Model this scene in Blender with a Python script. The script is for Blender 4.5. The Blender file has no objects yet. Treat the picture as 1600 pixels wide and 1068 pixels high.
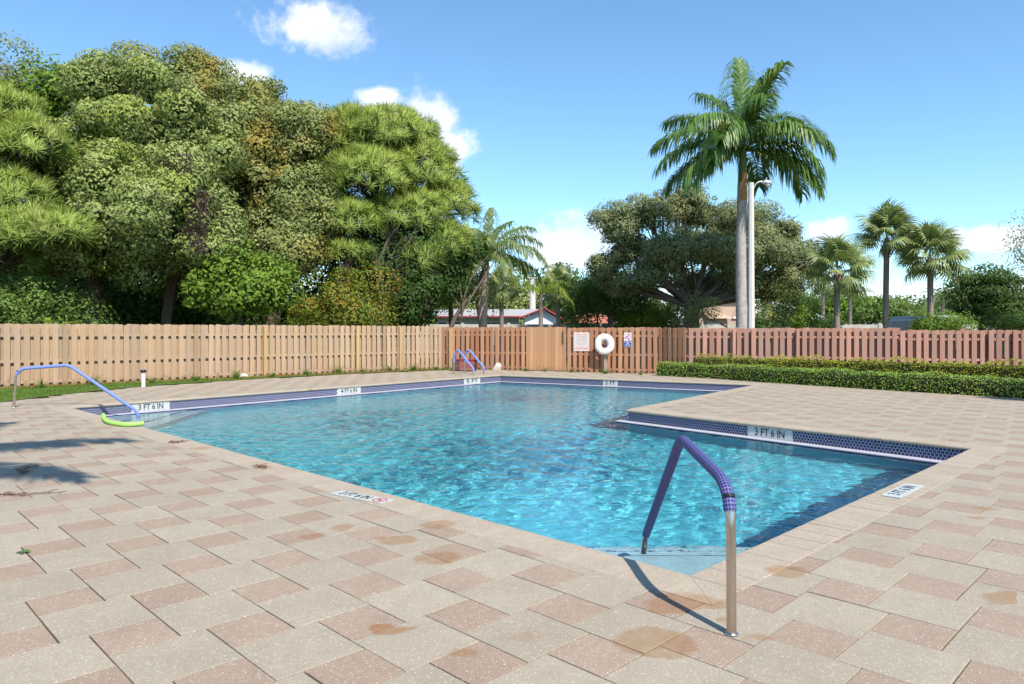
import bpy, bmesh, math, random
import numpy as np
from mathutils import Vector, Matrix
random.seed(7); rng = np.random.default_rng(11)
R = math.radians
sc = bpy.context.scene
C = sc.collection

# ---------------------------------------------------------------- camera
EYE = 1.512                      # eye height, metres
FPX, HORIZON = 1113.0, 517.7     # focal length and horizon row measured on the 1600 px wide photograph
cam_d = bpy.data.cameras.new('camera'); cam = bpy.data.objects.new('camera', cam_d); C.objects.link(cam)
cam.location = (0, 0, EYE); cam.rotation_euler = (R(90), 0, 0)
cam_d.sensor_width = 36.0; cam_d.lens = 36.0*FPX/1600.0
cam_d.shift_y = -(534-HORIZON)/1600.0
cam_d.clip_start = 0.05; cam_d.clip_end = 6000
sc.camera = cam

# ---------------------------------------------------------------- sky, sun, exposure
SUN_DIR = Vector((0.46, -0.89, 1.15)).normalized()        # towards the sun
SUN_EL = math.asin(SUN_DIR.z); SUN_AZ = math.atan2(SUN_DIR.x, SUN_DIR.y)
w = bpy.data.worlds.new('World'); sc.world = w; w.use_nodes = True
wn, wl = w.node_tree.nodes, w.node_tree.links
bg = wn['Background']; bg.inputs['Strength'].default_value = 0.132
sky = wn.new('ShaderNodeTexSky'); sky.sky_type = 'NISHITA'; sky.sun_disc = False
sky.sun_elevation = SUN_EL; sky.sun_rotation = SUN_AZ
sky.air_density = 1.0; sky.dust_density = 0.05; sky.ozone_density = 4.5
w.cycles.sampling_method = 'MANUAL'; w.cycles.sample_map_resolution = 256
def build_clouds():
    N = lambda t: wn.new(t)
    tc = N('ShaderNodeTexCoord')
    nrm = N('ShaderNodeVectorMath'); nrm.operation = 'NORMALIZE'; wl.new(tc.outputs['Generated'], nrm.inputs[0])
    sep = N('ShaderNodeSeparateXYZ'); wl.new(nrm.outputs[0], sep.inputs[0])
    def math_(op, a, b=None, clamp=False):
        m = N('ShaderNodeMath'); m.operation = op; m.use_clamp = clamp
        for i, v in enumerate((a, b)):
            if v is None: continue
            if isinstance(v, (int, float)): m.inputs[i].default_value = v
            else: wl.new(v, m.inputs[i])
        return m.outputs[0]
    def noise(scale, detail, rough, vec=None, dist=0.0):
        n = N('ShaderNodeTexNoise'); n.inputs['Scale'].default_value = scale; n.inputs['Detail'].default_value = detail
        n.inputs['Roughness'].default_value = rough; n.inputs['Distortion'].default_value = dist
        wl.new(vec or nrm.outputs[0], n.inputs['Vector']); return n.outputs['Fac']
    puff = noise(9.0, 8, 0.62, dist=0.25)
    fine = noise(26.0, 6, 0.6)
    edge = math_('ADD', math_('MULTIPLY', math_('SUBTRACT', puff, 0.5), 2.3), math_('MULTIPLY', math_('SUBTRACT', fine, 0.5), 0.9))
    total = None
    # separate fair-weather cumulus: direction (azimuth from +Y to +X, elevation) and half sizes in degrees
    puffs = [(-15.6, 22.4, 4.5, 2.8), (-6.6, 16.9, 3.6, 3.2), (-4.9, 14.2, 2.9, 2.3), (-10.3, 17.8, 2.8, 1.3), (-20.9, 18.4, 3.2, 1.6),
             (60, 21, 6, 3.2), (118, 24, 6, 3.4), (190, 19, 6, 3.2), (262, 22, 6, 3.4),
             (4.6, 6.4, 5.0, 2.6), (24.0, 7.4, 2.4, 1.4), (32.5, 6.2, 4.6, 1.0)]
    for az, el, ra, re in puffs:
        d = Vector((math.sin(R(az))*math.cos(R(el)), math.cos(R(az))*math.cos(R(el)), math.sin(R(el))))
        right = Vector((math.cos(R(az)), -math.sin(R(az)), 0)); up = right.cross(d)
        def dotv(v, s):
            dn = N('ShaderNodeVectorMath'); dn.operation = 'DOT_PRODUCT'; wl.new(nrm.outputs[0], dn.inputs[0]); dn.inputs[1].default_value = v
            return math_('DIVIDE', dn.outputs['Value'], s)
        a = dotv(right, math.sin(R(ra))); b_ = math_('SUBTRACT', dotv(up, math.sin(R(re))), 0.0)
        f = N('ShaderNodeVectorMath'); f.operation = 'DOT_PRODUCT'; wl.new(nrm.outputs[0], f.inputs[0]); f.inputs[1].default_value = d
        rr = math_('SQRT', math_('ADD', math_('MULTIPLY', a, a), math_('MULTIPLY', b_, b_)))
        m = math_('SUBTRACT', 1.0, rr)
        m = math_('ADD', m, math_('MULTIPLY', math_('LESS_THAN', f.outputs['Value'], 0.0), -9.0))
        total = m if total is None else math_('MAXIMUM', total, m)
    body = math_('ADD', total, edge)
    mr = N('ShaderNodeMapRange'); mr.interpolation_type = 'SMOOTHSTEP'; wl.new(body, mr.inputs['Value'])
    mr.inputs['From Min'].default_value = 0.05; mr.inputs['From Max'].default_value = 0.6
    # long low cloud banks round the whole horizon
    mp = N('ShaderNodeMapping'); wl.new(nrm.outputs[0], mp.inputs['Vector']); mp.inputs['Scale'].default_value = (1, 1, 3.6)
    bank = noise(5.0, 8, 0.55, mp.outputs[0], 0.3)
    low = N('ShaderNodeMapRange'); wl.new(sep.outputs['Z'], low.inputs['Value'])
    low.inputs['From Min'].default_value = 0.165; low.inputs['From Max'].default_value = 0.02
    low.inputs['To Min'].default_value = -0.45; low.inputs['To Max'].default_value = 0.32
    bk = N('ShaderNodeMapRange'); bk.interpolation_type = 'SMOOTHSTEP'
    wl.new(math_('ADD', math_('SUBTRACT', bank, 0.5), low.outputs[0]), bk.inputs['Value'])
    bk.inputs['From Min'].default_value = 0.0; bk.inputs['From Max'].default_value = 0.22; bk.inputs['To Max'].default_value = 0.7
    dens = math_('MAXIMUM', math_('MULTIPLY', mr.outputs[0], 0.93), bk.outputs[0], True)
    shade = N('ShaderNodeMapRange'); wl.new(noise(7.0, 5, 0.55), shade.inputs['Value'])
    shade.inputs['From Min'].default_value = 0.3; shade.inputs['From Max'].default_value = 0.7
    col = N('ShaderNodeMix'); col.data_type = 'RGBA'; wl.new(shade.outputs[0], col.inputs['Factor'])
    col.inputs['A'].default_value = (3.6, 4.0, 4.7, 1); col.inputs['B'].default_value = (6.0, 6.1, 6.3, 1)
    tint = N('ShaderNodeMix'); tint.data_type = 'RGBA'; tint.blend_type = 'MULTIPLY'; tint.inputs['Factor'].default_value = 1.0
    wl.new(sky.outputs[0], tint.inputs['A']); tint.inputs['B'].default_value = (0.85, 1.0, 1.0, 1)
    mix = N('ShaderNodeMix'); mix.data_type = 'RGBA'
    wl.new(dens, mix.inputs['Factor']); wl.new(tint.outputs['Result'], mix.inputs['A']); wl.new(col.outputs['Result'], mix.inputs['B'])
    wl.new(mix.outputs['Result'], bg.inputs['Color'])
build_clouds()
sun_d = bpy.data.lights.new('sun', 'SUN'); sun = bpy.data.objects.new('sun', sun_d); C.objects.link(sun)
sun_d.energy = 4.0; sun_d.angle = R(0.53); sun_d.color = (1.0, 0.93, 0.83)
sun.rotation_euler = SUN_DIR.to_track_quat('Z', 'Y').to_euler(); sun.location = (6, -10, 20)
vs = sc.view_settings; vs.view_transform = 'Standard'; vs.look = 'None'; vs.gamma = 1.0; vs.use_curve_mapping = False
vs.exposure = 0.80
sc.render.engine = 'CYCLES'
cy = sc.cycles
cy.use_denoising = True; cy.denoiser = 'OPENIMAGEDENOISE'
cy.adaptive_threshold = 0.02; cy.max_bounces = 8; cy.diffuse_bounces = 3; cy.glossy_bounces = 3; cy.transmission_bounces = 6; cy.transparent_max_bounces = 8
cy.caustics_refractive = True; cy.caustics_reflective = False; cy.sample_clamp_indirect = 6

# ---------------------------------------------------------------- helpers
def gp(px, py, z=0.0):
    'ground position of a point read off the photograph'
    Y = (EYE-z)*FPX/(py-HORIZON); return Vector(((px-800)/FPX*Y, Y, z))
def ap(px, py, Y):
    'position at a known distance'
    return Vector(((px-800)/FPX*Y, Y, EYE-(py-HORIZON)*Y/FPX))
def tag(o, label=None, cat=None, group=None, kind=None):
    if label: o['label'] = label
    if cat: o['category'] = cat
    if group: o['group'] = group
    if kind: o['kind'] = kind
    return o
def link(name, mesh, parent=None, loc=None, rz=None):
    o = bpy.data.objects.new(name, mesh); C.objects.link(o)
    if parent is not None: o.parent = parent
    if loc is not None: o.location = loc
    if rz is not None: o.rotation_euler = (0, 0, rz)
    return o
def empty(name, loc=(0, 0, 0), rz=0.0):
    o = bpy.data.objects.new(name, None); C.objects.link(o); o.location = loc; o.rotation_euler = (0, 0, rz)
    o.empty_display_size = 0.2
    return o
def np_mesh(name, V, Fc, mat, smooth=False, mi=None, mats=None):
    'mesh from arrays: V (n,3), Fc (m,k)'
    V = np.asarray(V, np.float32); Fc = np.asarray(Fc, np.int32)
    me = bpy.data.meshes.new(name); m, k = Fc.shape
    me.vertices.add(len(V)); me.vertices.foreach_set('co', V.ravel())
    me.loops.add(m*k); me.loops.foreach_set('vertex_index', Fc.ravel())
    me.polygons.add(m); me.polygons.foreach_set('loop_start', np.arange(0, m*k, k, dtype=np.int32))
    for x in (mats or [mat]): me.materials.append(x)
    if mi is not None: me.polygons.foreach_set('material_index', np.asarray(mi, np.int32))
    me.update(calc_edges=True)
    me.polygons.foreach_set('use_smooth', np.full(m, smooth))
    return me
class MB:
    'collects shapes into one mesh'
    def __init__(s): s.v = []; s.f = []; s.mi = []; s.sm = []; s.uv = {}
    def add(s, vs, fs, m=0, smooth=False):
        b = len(s.v); s.v += [tuple(p) for p in vs]
        for f in fs: s.f.append(tuple(i+b for i in f)); s.mi.append(m); s.sm.append(smooth)
    def box(s, c, d, rz=0.0, m=0, M=None):
        x, y, z = d[0]/2, d[1]/2, d[2]/2
        P = [Vector(p) for p in ((-x,-y,-z),(x,-y,-z),(x,y,-z),(-x,y,-z),(-x,-y,z),(x,-y,z),(x,y,z),(-x,y,z))]
        T = M if M is not None else Matrix.Rotation(rz, 3, 'Z')
        s.add([T @ p+Vector(c) for p in P], [(0,3,2,1),(4,5,6,7),(0,1,5,4),(1,2,6,5),(2,3,7,6),(3,0,4,7)], m)
    def bar(s, a, b, w_, h_, m=0):
        a, b = Vector(a), Vector(b); d = (b-a); L = d.length; z = d.normalized()
        x = Vector((0, 0, 1)).cross(z); x = x.normalized() if x.length > 1e-4 else Vector((1, 0, 0)); y = z.cross(x)
        s.box((a+b)/2, (w_, h_, L), m=m, M=Matrix((x, y, z)).transposed())
    def prism(s, poly, z0, z1, m=0):
        n = len(poly); s.add([(p[0], p[1], z0) for p in poly]+[(p[0], p[1], z1) for p in poly],
            [tuple(range(n-1, -1, -1)), tuple(range(n, 2*n))]+[(i, (i+1) % n, n+(i+1) % n, n+i) for i in range(n)], m)
    def tube(s, pts, rad, n=10, m=0, caps=True, smooth=True):
        pts = [Vector(p) for p in pts]; k = len(pts)
        rad = [rad]*k if isinstance(rad, (int, float)) else rad
        t0 = (pts[1]-pts[0]).normalized()
        ref = Vector((0, 0, 1)) if abs(t0.z) < 0.9 else Vector((1, 0, 0))
        u = (ref-t0*ref.dot(t0)).normalized(); vs = []
        for i in range(k):
            t = (pts[min(i+1, k-1)]-pts[max(i-1, 0)]).normalized()
            u = (u-t*u.dot(t)).normalized(); v = t.cross(u)
            for j in range(n):
                a = 2*math.pi*j/n; vs.append(pts[i]+(u*math.cos(a)+v*math.sin(a))*rad[i])
        fs = [(i*n+j, i*n+(j+1) % n, (i+1)*n+(j+1) % n, (i+1)*n+j) for i in range(k-1) for j in range(n)]
        b = len(s.f); s.add(vs, fs, m, smooth)
        L = [0.0]
        for i in range(1, k): L.append(L[-1]+(pts[i]-pts[i-1]).length)
        for i in range(k-1):
            for j in range(n): s.uv[b+i*n+j] = [(j/n, L[i]), ((j+1)/n, L[i]), ((j+1)/n, L[i+1]), (j/n, L[i+1])]
        if caps: s.add([vs[j] for j in range(n)], [tuple(range(n-1, -1, -1))], m); s.add(vs[-n:], [tuple(range(n))], m)
    def lathe(s, prof, c=(0, 0, 0), n=20, m=0, smooth=True):
        vs = [(c[0]+r*math.cos(2*math.pi*j/n), c[1]+r*math.sin(2*math.pi*j/n), c[2]+z) for r, z in prof for j in range(n)]
        k = len(prof); fs = [(i*n+j, i*n+(j+1) % n, (i+1)*n+(j+1) % n, (i+1)*n+j) for i in range(k-1) for j in range(n)]
        s.add(vs, fs, m, smooth); s.add(vs[:n], [tuple(range(n-1, -1, -1))], m); s.add(vs[-n:], [tuple(range(n))], m)
    def mesh(s, name, *mats):
        me = bpy.data.meshes.new(name); me.from_pydata(s.v, [], s.f)
        for x in mats: me.materials.append(x)
        me.polygons.foreach_set('material_index', s.mi); me.polygons.foreach_set('use_smooth', s.sm)
        if s.uv:
            uvl = me.uv_layers.new(name='uv')
            for fi, co in s.uv.items():
                for li, c in zip(me.polygons[fi].loop_indices, co): uvl.data[li].uv = c
        me.update(); return me
    def build(s, name, mats, parent=None, loc=None, rz=None):
        mats = mats if isinstance(mats, (list, tuple)) else [mats]
        return link(name, s.mesh(name, *mats), parent, loc, rz)
def smooth_path(pts, n=8):
    'rounded polyline through the points (Catmull-Rom)'
    P = [Vector(p) for p in pts]; P = [2*P[0]-P[1]]+P+[2*P[-1]-P[-2]]; out = []
    for i in range(1, len(P)-2):
        for k in range(n):
            t = k/n; a, b, c, d = P[i-1:i+3]
            out.append(0.5*((2*b)+(c-a)*t+(2*a-5*b+4*c-d)*t*t+(3*b-a-3*c+d)*t**3))
    return out+[P[-2]]
def bend_path(pts, r, n=7):
    'straight runs with round bends of radius r'
    P = [Vector(p) for p in pts]; out = [P[0]]
    for i in range(1, len(P)-1):
        a = (P[i-1]-P[i]).normalized(); b = (P[i+1]-P[i]).normalized()
        half = a.angle(b)/2; d = min(r/math.tan(half), 0.48*(P[i-1]-P[i]).length, 0.48*(P[i+1]-P[i]).length)
        s0, s1 = P[i]+a*d, P[i]+b*d
        for k in range(n+1):
            t = k/n; out.append((1-t)**2*s0+2*t*(1-t)*P[i]+t*t*s1)
    return out+[P[-1]]
_font = {}
def text_mesh(body, size, mat, depth=0.001, sx=1.0):
    cu = bpy.data.curves.new('lettering', 'FONT'); cu.body = body; cu.size = size; cu.extrude = depth; cu.align_x = 'CENTER'; cu.align_y = 'CENTER'; cu.resolution_u = 3
    cu.offset = size*0.012
    o = bpy.data.objects.new('lettering', cu); C.objects.link(o)
    dg = bpy.context.evaluated_depsgraph_get(); me = bpy.data.meshes.new_from_object(o.evaluated_get(dg))
    bpy.data.objects.remove(o); bpy.data.curves.remove(cu)
    me.materials.clear(); me.materials.append(mat)
    if sx != 1.0: me.transform(Matrix.Diagonal((sx, 1, 1, 1)))
    return me

def flat_mesh(name, poly, z, mat):
    'level sheet over any simple polygon'
    from mathutils.geometry import tessellate_polygon
    P = [Vector((x, y, z)) for x, y in poly]; T = []
    for t in tessellate_polygon([P]):
        a, b, c = (P[i] for i in t); T.append(tuple(t) if (b-a).cross(c-a).z > 0 else tuple(reversed(t)))
    me = bpy.data.meshes.new(name); me.from_pydata([tuple(p) for p in P], [], T); me.materials.append(mat); me.update(); return me
# ---------------------------------------------------------------- materials
class Mat:
    def __init__(s, name, rough=0.8, spec=0.3):
        s.m = bpy.data.materials.new(name); s.m.use_nodes = True; s.n = s.m.node_tree.nodes; s.l = s.m.node_tree.links
        s.b = s.n['Principled BSDF']; s.b.inputs['Roughness'].default_value = rough; s.b.inputs['Specular IOR Level'].default_value = spec
        s.out = s.n['Material Output']; s._pos = None
    def N(s, t, **kw):
        n = s.n.new(t)
        for k, v in kw.items(): setattr(n, k, v)
        return n
    def put(s, v, sock):
        if hasattr(v, 'links') or isinstance(v, bpy.types.NodeSocket): s.l.new(v, sock)
        else: sock.default_value = v if not isinstance(v, tuple) or len(v) != 3 or sock.type == 'VECTOR' else (*v, 1)
    def pos(s):
        if s._pos is None: s._pos = s.N('ShaderNodeNewGeometry')
        return s._pos.outputs['Position']
    def obj(s): return s.N('ShaderNodeTexCoord').outputs['Object']
    def map(s, vec, scale=(1, 1, 1), rot=(0, 0, 0)):
        m = s.N('ShaderNodeMapping'); s.l.new(vec, m.inputs['Vector']); m.inputs['Scale'].default_value = scale; m.inputs['Rotation'].default_value = rot
        return m.outputs[0]
    def noise(s, scale, detail=4, rough=0.55, vec=None, dist=0.0):
        n = s.N('ShaderNodeTexNoise'); n.inputs['Scale'].default_value = scale; n.inputs['Detail'].default_value = detail
        n.inputs['Roughness'].default_value = rough; n.inputs['Distortion'].default_value = dist
        s.l.new(vec if vec is not None else s.pos(), n.inputs['Vector']); return n.outputs['Fac']
    def voronoi(s, scale, vec=None, feature='F1', out='Distance'):
        n = s.N('ShaderNodeTexVoronoi', feature=feature); n.inputs['Scale'].default_value = scale
        s.l.new(vec if vec is not None else s.pos(), n.inputs['Vector']); return n.outputs[out]
    def rng(s, v, a, b, c=0.0, d=1.0, smooth=True):
        m = s.N('ShaderNodeMapRange', interpolation_type='SMOOTHSTEP' if smooth else 'LINEAR'); s.l.new(v, m.inputs['Value'])
        for k, x in zip(('From Min', 'From Max', 'To Min', 'To Max'), (a, b, c, d)): m.inputs[k].default_value = x
        return m.outputs[0]
    def math(s, op, a, b=0.0):
        m = s.N('ShaderNodeMath', operation=op); s.put(a, m.inputs[0]); s.put(b, m.inputs[1]); return m.outputs[0]
    def mix(s, f, a, b, mode='MIX'):
        m = s.N('ShaderNodeMix', data_type='RGBA', blend_type=mode); s.put(f, m.inputs['Factor']); s.put(a, m.inputs['A']); s.put(b, m.inputs['B'])
        return m.outputs['Result']
    def island(s): return s.N('ShaderNodeNewGeometry').outputs['Random Per Island']
    def objrand(s): return s.N('ShaderNodeObjectInfo').outputs['Random']
    def ramp(s, f, *cols):
        r = s.N('ShaderNodeValToRGB'); e = r.color_ramp.elements
        while len(e) < len(cols): e.new(0.5)
        for i, c in enumerate(cols): e[i].position = i/(len(cols)-1); e[i].color = (*c, 1)
        s.l.new(f, r.inputs['Fac']); return r.outputs['Color']
    def bump(s, h, strength=0.3, dist=0.01):
        b = s.N('ShaderNodeBump'); b.inputs['Strength'].default_value = strength; b.inputs['Distance'].default_value = dist
        s.l.new(h, b.inputs['Height']); s.l.new(b.outputs[0], s.b.inputs['Normal'])
    def col(s, c): s.put(c, s.b.inputs['Base Color']); return s
    def done(s): return s.m
def plain(name, c, rough=0.6, spec=0.35, metal=0.0, var=0.12, scale=18.0):
    m = Mat(name, rough, spec); dark = tuple(x*(1-var) for x in c); lite = tuple(min(1, x*(1+var)) for x in c)
    m.col(m.mix(m.noise(scale, 4), dark, lite)); m.b.inputs['Metallic'].default_value = metal
    return m.done()
YAW = 0.79
def to_world(u, v): return (u*math.cos(YAW)+v*math.sin(YAW), -u*math.sin(YAW)+v*math.cos(YAW))
def to_deck(x, y): return (x*math.cos(YAW)-y*math.sin(YAW), x*math.sin(YAW)+y*math.cos(YAW))

# ---------------------------------------------------------------- pool outline (inner edge of the coping) and the deck
K = [gp(1080, 900), gp(1523, 698), gp(981, 638.5), gp(1183, 599.5), gp(781, 584.6), gp(105, 634.5)]
K = [Vector((p.x, p.y)) for p in K]
def offset(poly, d):
    'polygon moved outwards by d (counter-clockwise corners)'
    n = len(poly); out = []
    for i in range(n):
        a, b, c = poly[i-1], poly[i], poly[(i+1) % n]
        e0, e1 = (b-a).normalized(), (c-b).normalized(); n0, n1 = Vector((e0.y, -e0.x)), Vector((e1.y, -e1.x))
        m = (n0+n1); out.append(b+m*(d/(1+n0.dot(n1))))
    return out
def inside(p, poly):
    c = False
    for i in range(len(poly)):
        a, b = poly[i-1], poly[i]
        if (a[1] > p[1]) != (b[1] > p[1]) and p[0] < (b[0]-a[0])*(p[1]-a[1])/(b[1]-a[1])+a[0]: c = not c
    return c
def half(poly, a, b, keep_left):
    'convex polygon cut by the line a-b'
    out = []; sgn = 1 if keep_left else -1
    f = lambda p: sgn*((b[0]-a[0])*(p[1]-a[1])-(b[1]-a[1])*(p[0]-a[0]))
    for i in range(len(poly)):
        p, q = poly[i], poly[(i+1) % len(poly)]; fp, fq = f(p), f(q)
        if fp >= 0: out.append(p)
        if (fp > 0) != (fq > 0) and abs(fp-fq) > 1e-12:
            t = fp/(fp-fq); out.append((p[0]+(q[0]-p[0])*t, p[1]+(q[1]-p[1])*t))
    return out if len(out) > 2 else []
def area(p): return abs(sum(p[i-1][0]*p[i][1]-p[i][0]*p[i-1][1] for i in range(len(p))))/2
def minus(pieces, quad):
    'convex pieces minus a convex counter-clockwise polygon'
    res = []
    for pc in pieces:
        rest = pc
        for i in range(len(quad)):
            a, b = quad[i], quad[(i+1) % len(quad)]
            o = half(rest, a, b, False)
            if o and area(o) > 2e-4: res.append(o)
            rest = half(rest, a, b, True)
            if not rest: break
    return res
COPE = 0.33
OUT = offset(K, COPE+0.004)
Q1 = [OUT[0], OUT[1], OUT[2], OUT[5]]; Q2 = [OUT[5], OUT[2], OUT[3], OUT[4]]
# fence corners in plan
FA = Vector((-19.5, 14.16)); FB = Vector((-2.9, 29.4)); FC_ = Vector((5.33, 25.8)); FD = Vector((6.1, 24.75)); FE = Vector((20.5, 21.1))
HEDGE = [gp(1024, 586), gp(1110, 590.5), gp(1200, 597), gp(1300, 603.5), gp(1400, 610), gp(1500, 616), gp(1600, 622.5)]
LAWN_EDGE = [(-13.5, 11.6), (-11.6, 13.6), (-10.97, 15.4), (-10.85, 17.2), (-10.3, 19.6), (-8.3, 22.9), (-5.6, 25.8), (-2.7, 28.3), (-1.3, 28.5)]
LAWN = LAWN_EDGE+[(-2.9, 29.4), (-19.5, 14.16), (-19.5, 11.6)]

# materials of the setting
def paver_mat(name, base, alt):
    m = Mat(name, 0.85, 0.25); p = m.pos()
    c = m.mix(m.objrand(), base, alt)
    c = m.mix(m.rng(m.noise(2.2, 5, 0.6), 0.35, 0.75, 0, 0.35), c, tuple(x*0.72 for x in base))
    c = m.mix(m.rng(m.noise(9, 6, 0.7), 0.38, 0.72, 0, 0.30), c, tuple(x*0.70 for x in base))
    c = m.mix(m.rng(m.noise(55, 3, 0.7), 0.3, 0.75, 0, 0.30), c, tuple(x*0.66 for x in base))
    # exposed shell and quartz chips
    v = m.voronoi(95); n2 = m.noise(31, 2)
    c = m.mix(m.math('MULTIPLY', m.rng(v, 0.26, 0.17), m.rng(n2, 0.46, 0.54)), c, (0.66, 0.63, 0.58))
    v2 = m.voronoi(60, m.map(p, (1, 1, 1), (0.3, 0.2, 0.7)))
    c = m.mix(m.math('MULTIPLY', m.rng(v2, 0.15, 0.10), m.rng(m.noise(17, 2), 0.56, 0.62)), c, (0.10, 0.08, 0.07))
    # rusty water stains, most of them round the corner of the pool
    near = m.N('ShaderNodeVectorMath', operation='DISTANCE'); m.l.new(p, near.inputs[0]); near.inputs[1].default_value = (0.9, 4.1, 0)
    zone = m.rng(near.outputs['Value'], 0.6, 4.0, 0.135, 0.0)
    wob = m.N('ShaderNodeVectorMath', operation='ADD'); nv = m.N('ShaderNodeTexNoise'); nv.inputs['Scale'].default_value = 4.5; nv.inputs['Detail'].default_value = 3; m.l.new(p, nv.inputs['Vector'])
    sc_ = m.N('ShaderNodeVectorMath', operation='SCALE'); m.l.new(nv.outputs['Color'], sc_.inputs[0]); sc_.inputs['Scale'].default_value = 0.22; m.l.new(p, wob.inputs[0]); m.l.new(sc_.outputs[0], wob.inputs[1])
    flat_ = m.map(wob.outputs[0], (1.0, 1.35, 0.0), (0, 0, 0.4))
    vn = m.N('ShaderNodeTexVoronoi'); vn.inputs['Scale'].default_value = 1.75; m.l.new(flat_, vn.inputs['Vector'])
    sp = m.N('ShaderNodeSeparateColor'); m.l.new(vn.outputs['Color'], sp.inputs[0])
    size = m.math('ADD', m.math('MULTIPLY', m.math('MULTIPLY', sp.outputs[0], sp.outputs[0]), 0.46), m.math('SUBTRACT', m.math('MULTIPLY', zone, 1.45), 0.235))
    st = m.rng(m.math('SUBTRACT', vn.outputs['Distance'], size), 0.06, -0.03)
    rim = m.rng(m.noise(14, 3, 0.6), 0.25, 0.7, 0.55, 1.0)
    c = m.mix(m.math('MULTIPLY', m.math('MULTIPLY', st, rim), 0.85), c, tuple(x*y for x, y in zip(base, (0.80, 0.60, 0.42))))
    rust = m.math('MULTIPLY', st, m.rng(m.math('ADD', sp.outputs[1], zone), 0.80, 0.9))
    c = m.mix(m.math('MULTIPLY', rust, 0.34), c, (0.27, 0.115, 0.05))
    m.col(c); m.bump(m.math('ADD', m.noise(130, 3, 0.7), m.math('MULTIPLY', m.voronoi(95), 0.5)), 0.35, 0.004)
    return m.done()
M = {}
M['cream'] = paver_mat('cream paver', (0.342, 0.290, 0.217), (0.390, 0.335, 0.255))
M['pink'] = paver_mat('pink paver', (0.320, 0.236, 0.172), (0.360, 0.274, 0.205))
M['coping'] = paver_mat('coping brick', (0.385, 0.315, 0.235), (0.425, 0.355, 0.27))
def sand():
    m = Mat('joint sand', 0.95, 0.1); m.col(m.mix(m.noise(14, 4), (0.025, 0.02, 0.016), (0.10, 0.075, 0.055))); return m.done()
M['sand'] = sand()
def ground_mat():
    m = Mat('ground', 0.95, 0.1)
    m.col(m.mix(m.rng(m.noise(0.5, 5), 0.4, 0.62), (0.055, 0.085, 0.024), (0.16, 0.13, 0.085))); return m.done()
M['ground'] = ground_mat()
def plaster():
    m = Mat('pool plaster', 0.6, 0.3)
    c = m.mix(m.noise(1.3, 4), (0.125, 0.535, 0.655), (0.18, 0.61, 0.715))
    c = m.mix(m.rng(m.noise(5, 5, 0.6), 0.5, 0.8, 0, 0.25), c, (0.11, 0.49, 0.62))
    m.col(c); return m.done()
M['plaster'] = plaster()
M['white_edge'] = plain('gutter plaster', (0.44, 0.43, 0.47), 0.6)
def tile_mat():
    m = Mat('blue glazed tile', 0.18, 0.5); m.col(m.ramp(m.island(), (0.004, 0.006, 0.035), (0.008, 0.012, 0.075), (0.022, 0.026, 0.14))); return m.done()
M['tile'] = tile_mat()
M['grout'] = plain('tile grout', (0.34, 0.34, 0.40), 0.8)
M['marker'] = plain('white marker tile', (0.46, 0.48, 0.46), 0.4, 0.5, 0, 0.22, 30)
M['black'] = plain('black lettering', (0.012, 0.014, 0.016), 0.4)
M['red'] = plain('red lettering', (0.55, 0.04, 0.06), 0.5)

# the wide ground, with an opening for the pool
def sheet_with_hole(name, outer, hole, z, mat):
    bm = bmesh.new(); ed = []
    for loop in (outer, hole):
        vs = [bm.verts.new((p[0], p[1], z)) for p in loop]
        ed += [bm.edges.new((vs[i-1], vs[i])) for i in range(len(vs))]
    bmesh.ops.triangle_fill(bm, use_beauty=True, use_dissolve=False, edges=ed)
    for f in bm.faces:
        f.normal_update()
        if f.normal.z < 0: f.normal_flip()
    me = bpy.data.meshes.new(name); bm.to_mesh(me); bm.free(); me.materials.append(mat); return link(name, me)
HOLE = offset(K, 0.02)
tag(sheet_with_hole('ground', [(-900, -300), (900, -300), (900, 2500), (-900, 2500)], HOLE, -0.10, M['ground']), kind='structure')
deck = sheet_with_hole('pool_deck', [(-19.4, -7), (13, -7), (21, 8), (21, 19.9), (6.1, 24.0), (5.3, 25.7), (-2.9, 29.3), (-19.4, 14.1)], HOLE, -0.012, M['sand'])
tag(deck, kind='structure')

# pavers: big cream squares and small pink squares in a hopscotch bond
PA, PB = 0.4495, 0.3236; P0 = (-2.1025, 2.6365)
def slab(w_, h_, top, th=0.05, ch=0.0022):
    x, y = w_/2, h_/2; i = ch
    V = [(-x,-y,-th),(x,-y,-th),(x,y,-th),(-x,y,-th),(-x,-y,-ch),(x,-y,-ch),(x,y,-ch),(-x,y,-ch),(-x+i,-y+i,0),(x-i,-y+i,0),(x-i,y-i,0),(-x+i,y-i,0)]
    Fq = [(8,9,10,11)]+[(4+k, 4+(k+1) % 4, 8+(k+1) % 4, 8+k) for k in range(4)]+[(k, (k+1) % 4, 4+(k+1) % 4, 4+k) for k in range(4)]
    return np.array(V), np.array(Fq)
GAP = 0.0075
big_v, slab_f = slab(PA-GAP, PA-GAP, 0); small_v, _ = slab(PB-GAP, PB-GAP, 0)
big_me = np_mesh('cream_paver', big_v, slab_f, M['cream']); small_me = np_mesh('pink_paver', small_v, slab_f, M['pink'])
cand = {'cream': [], 'pink': []}; cut = {'cream': [], 'pink': []}
HEDGE_IN = [(p.x+0.35, p.y+0.45) for p in HEDGE]
KEEP = [(-19.4, -7), (13, -7), (21, 8), (21, 13.0)]+[tuple(p) for p in reversed(HEDGE_IN)]+[(5.2, 25.75), (-1.3, 28.65)]+[p for p in reversed(LAWN_EDGE[:-1])]+[(-19.4, 11.5)]
KEEP_BIG = KEEP
def shows(x, y): return y > 2.2 and abs(x)/y < 0.76
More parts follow.
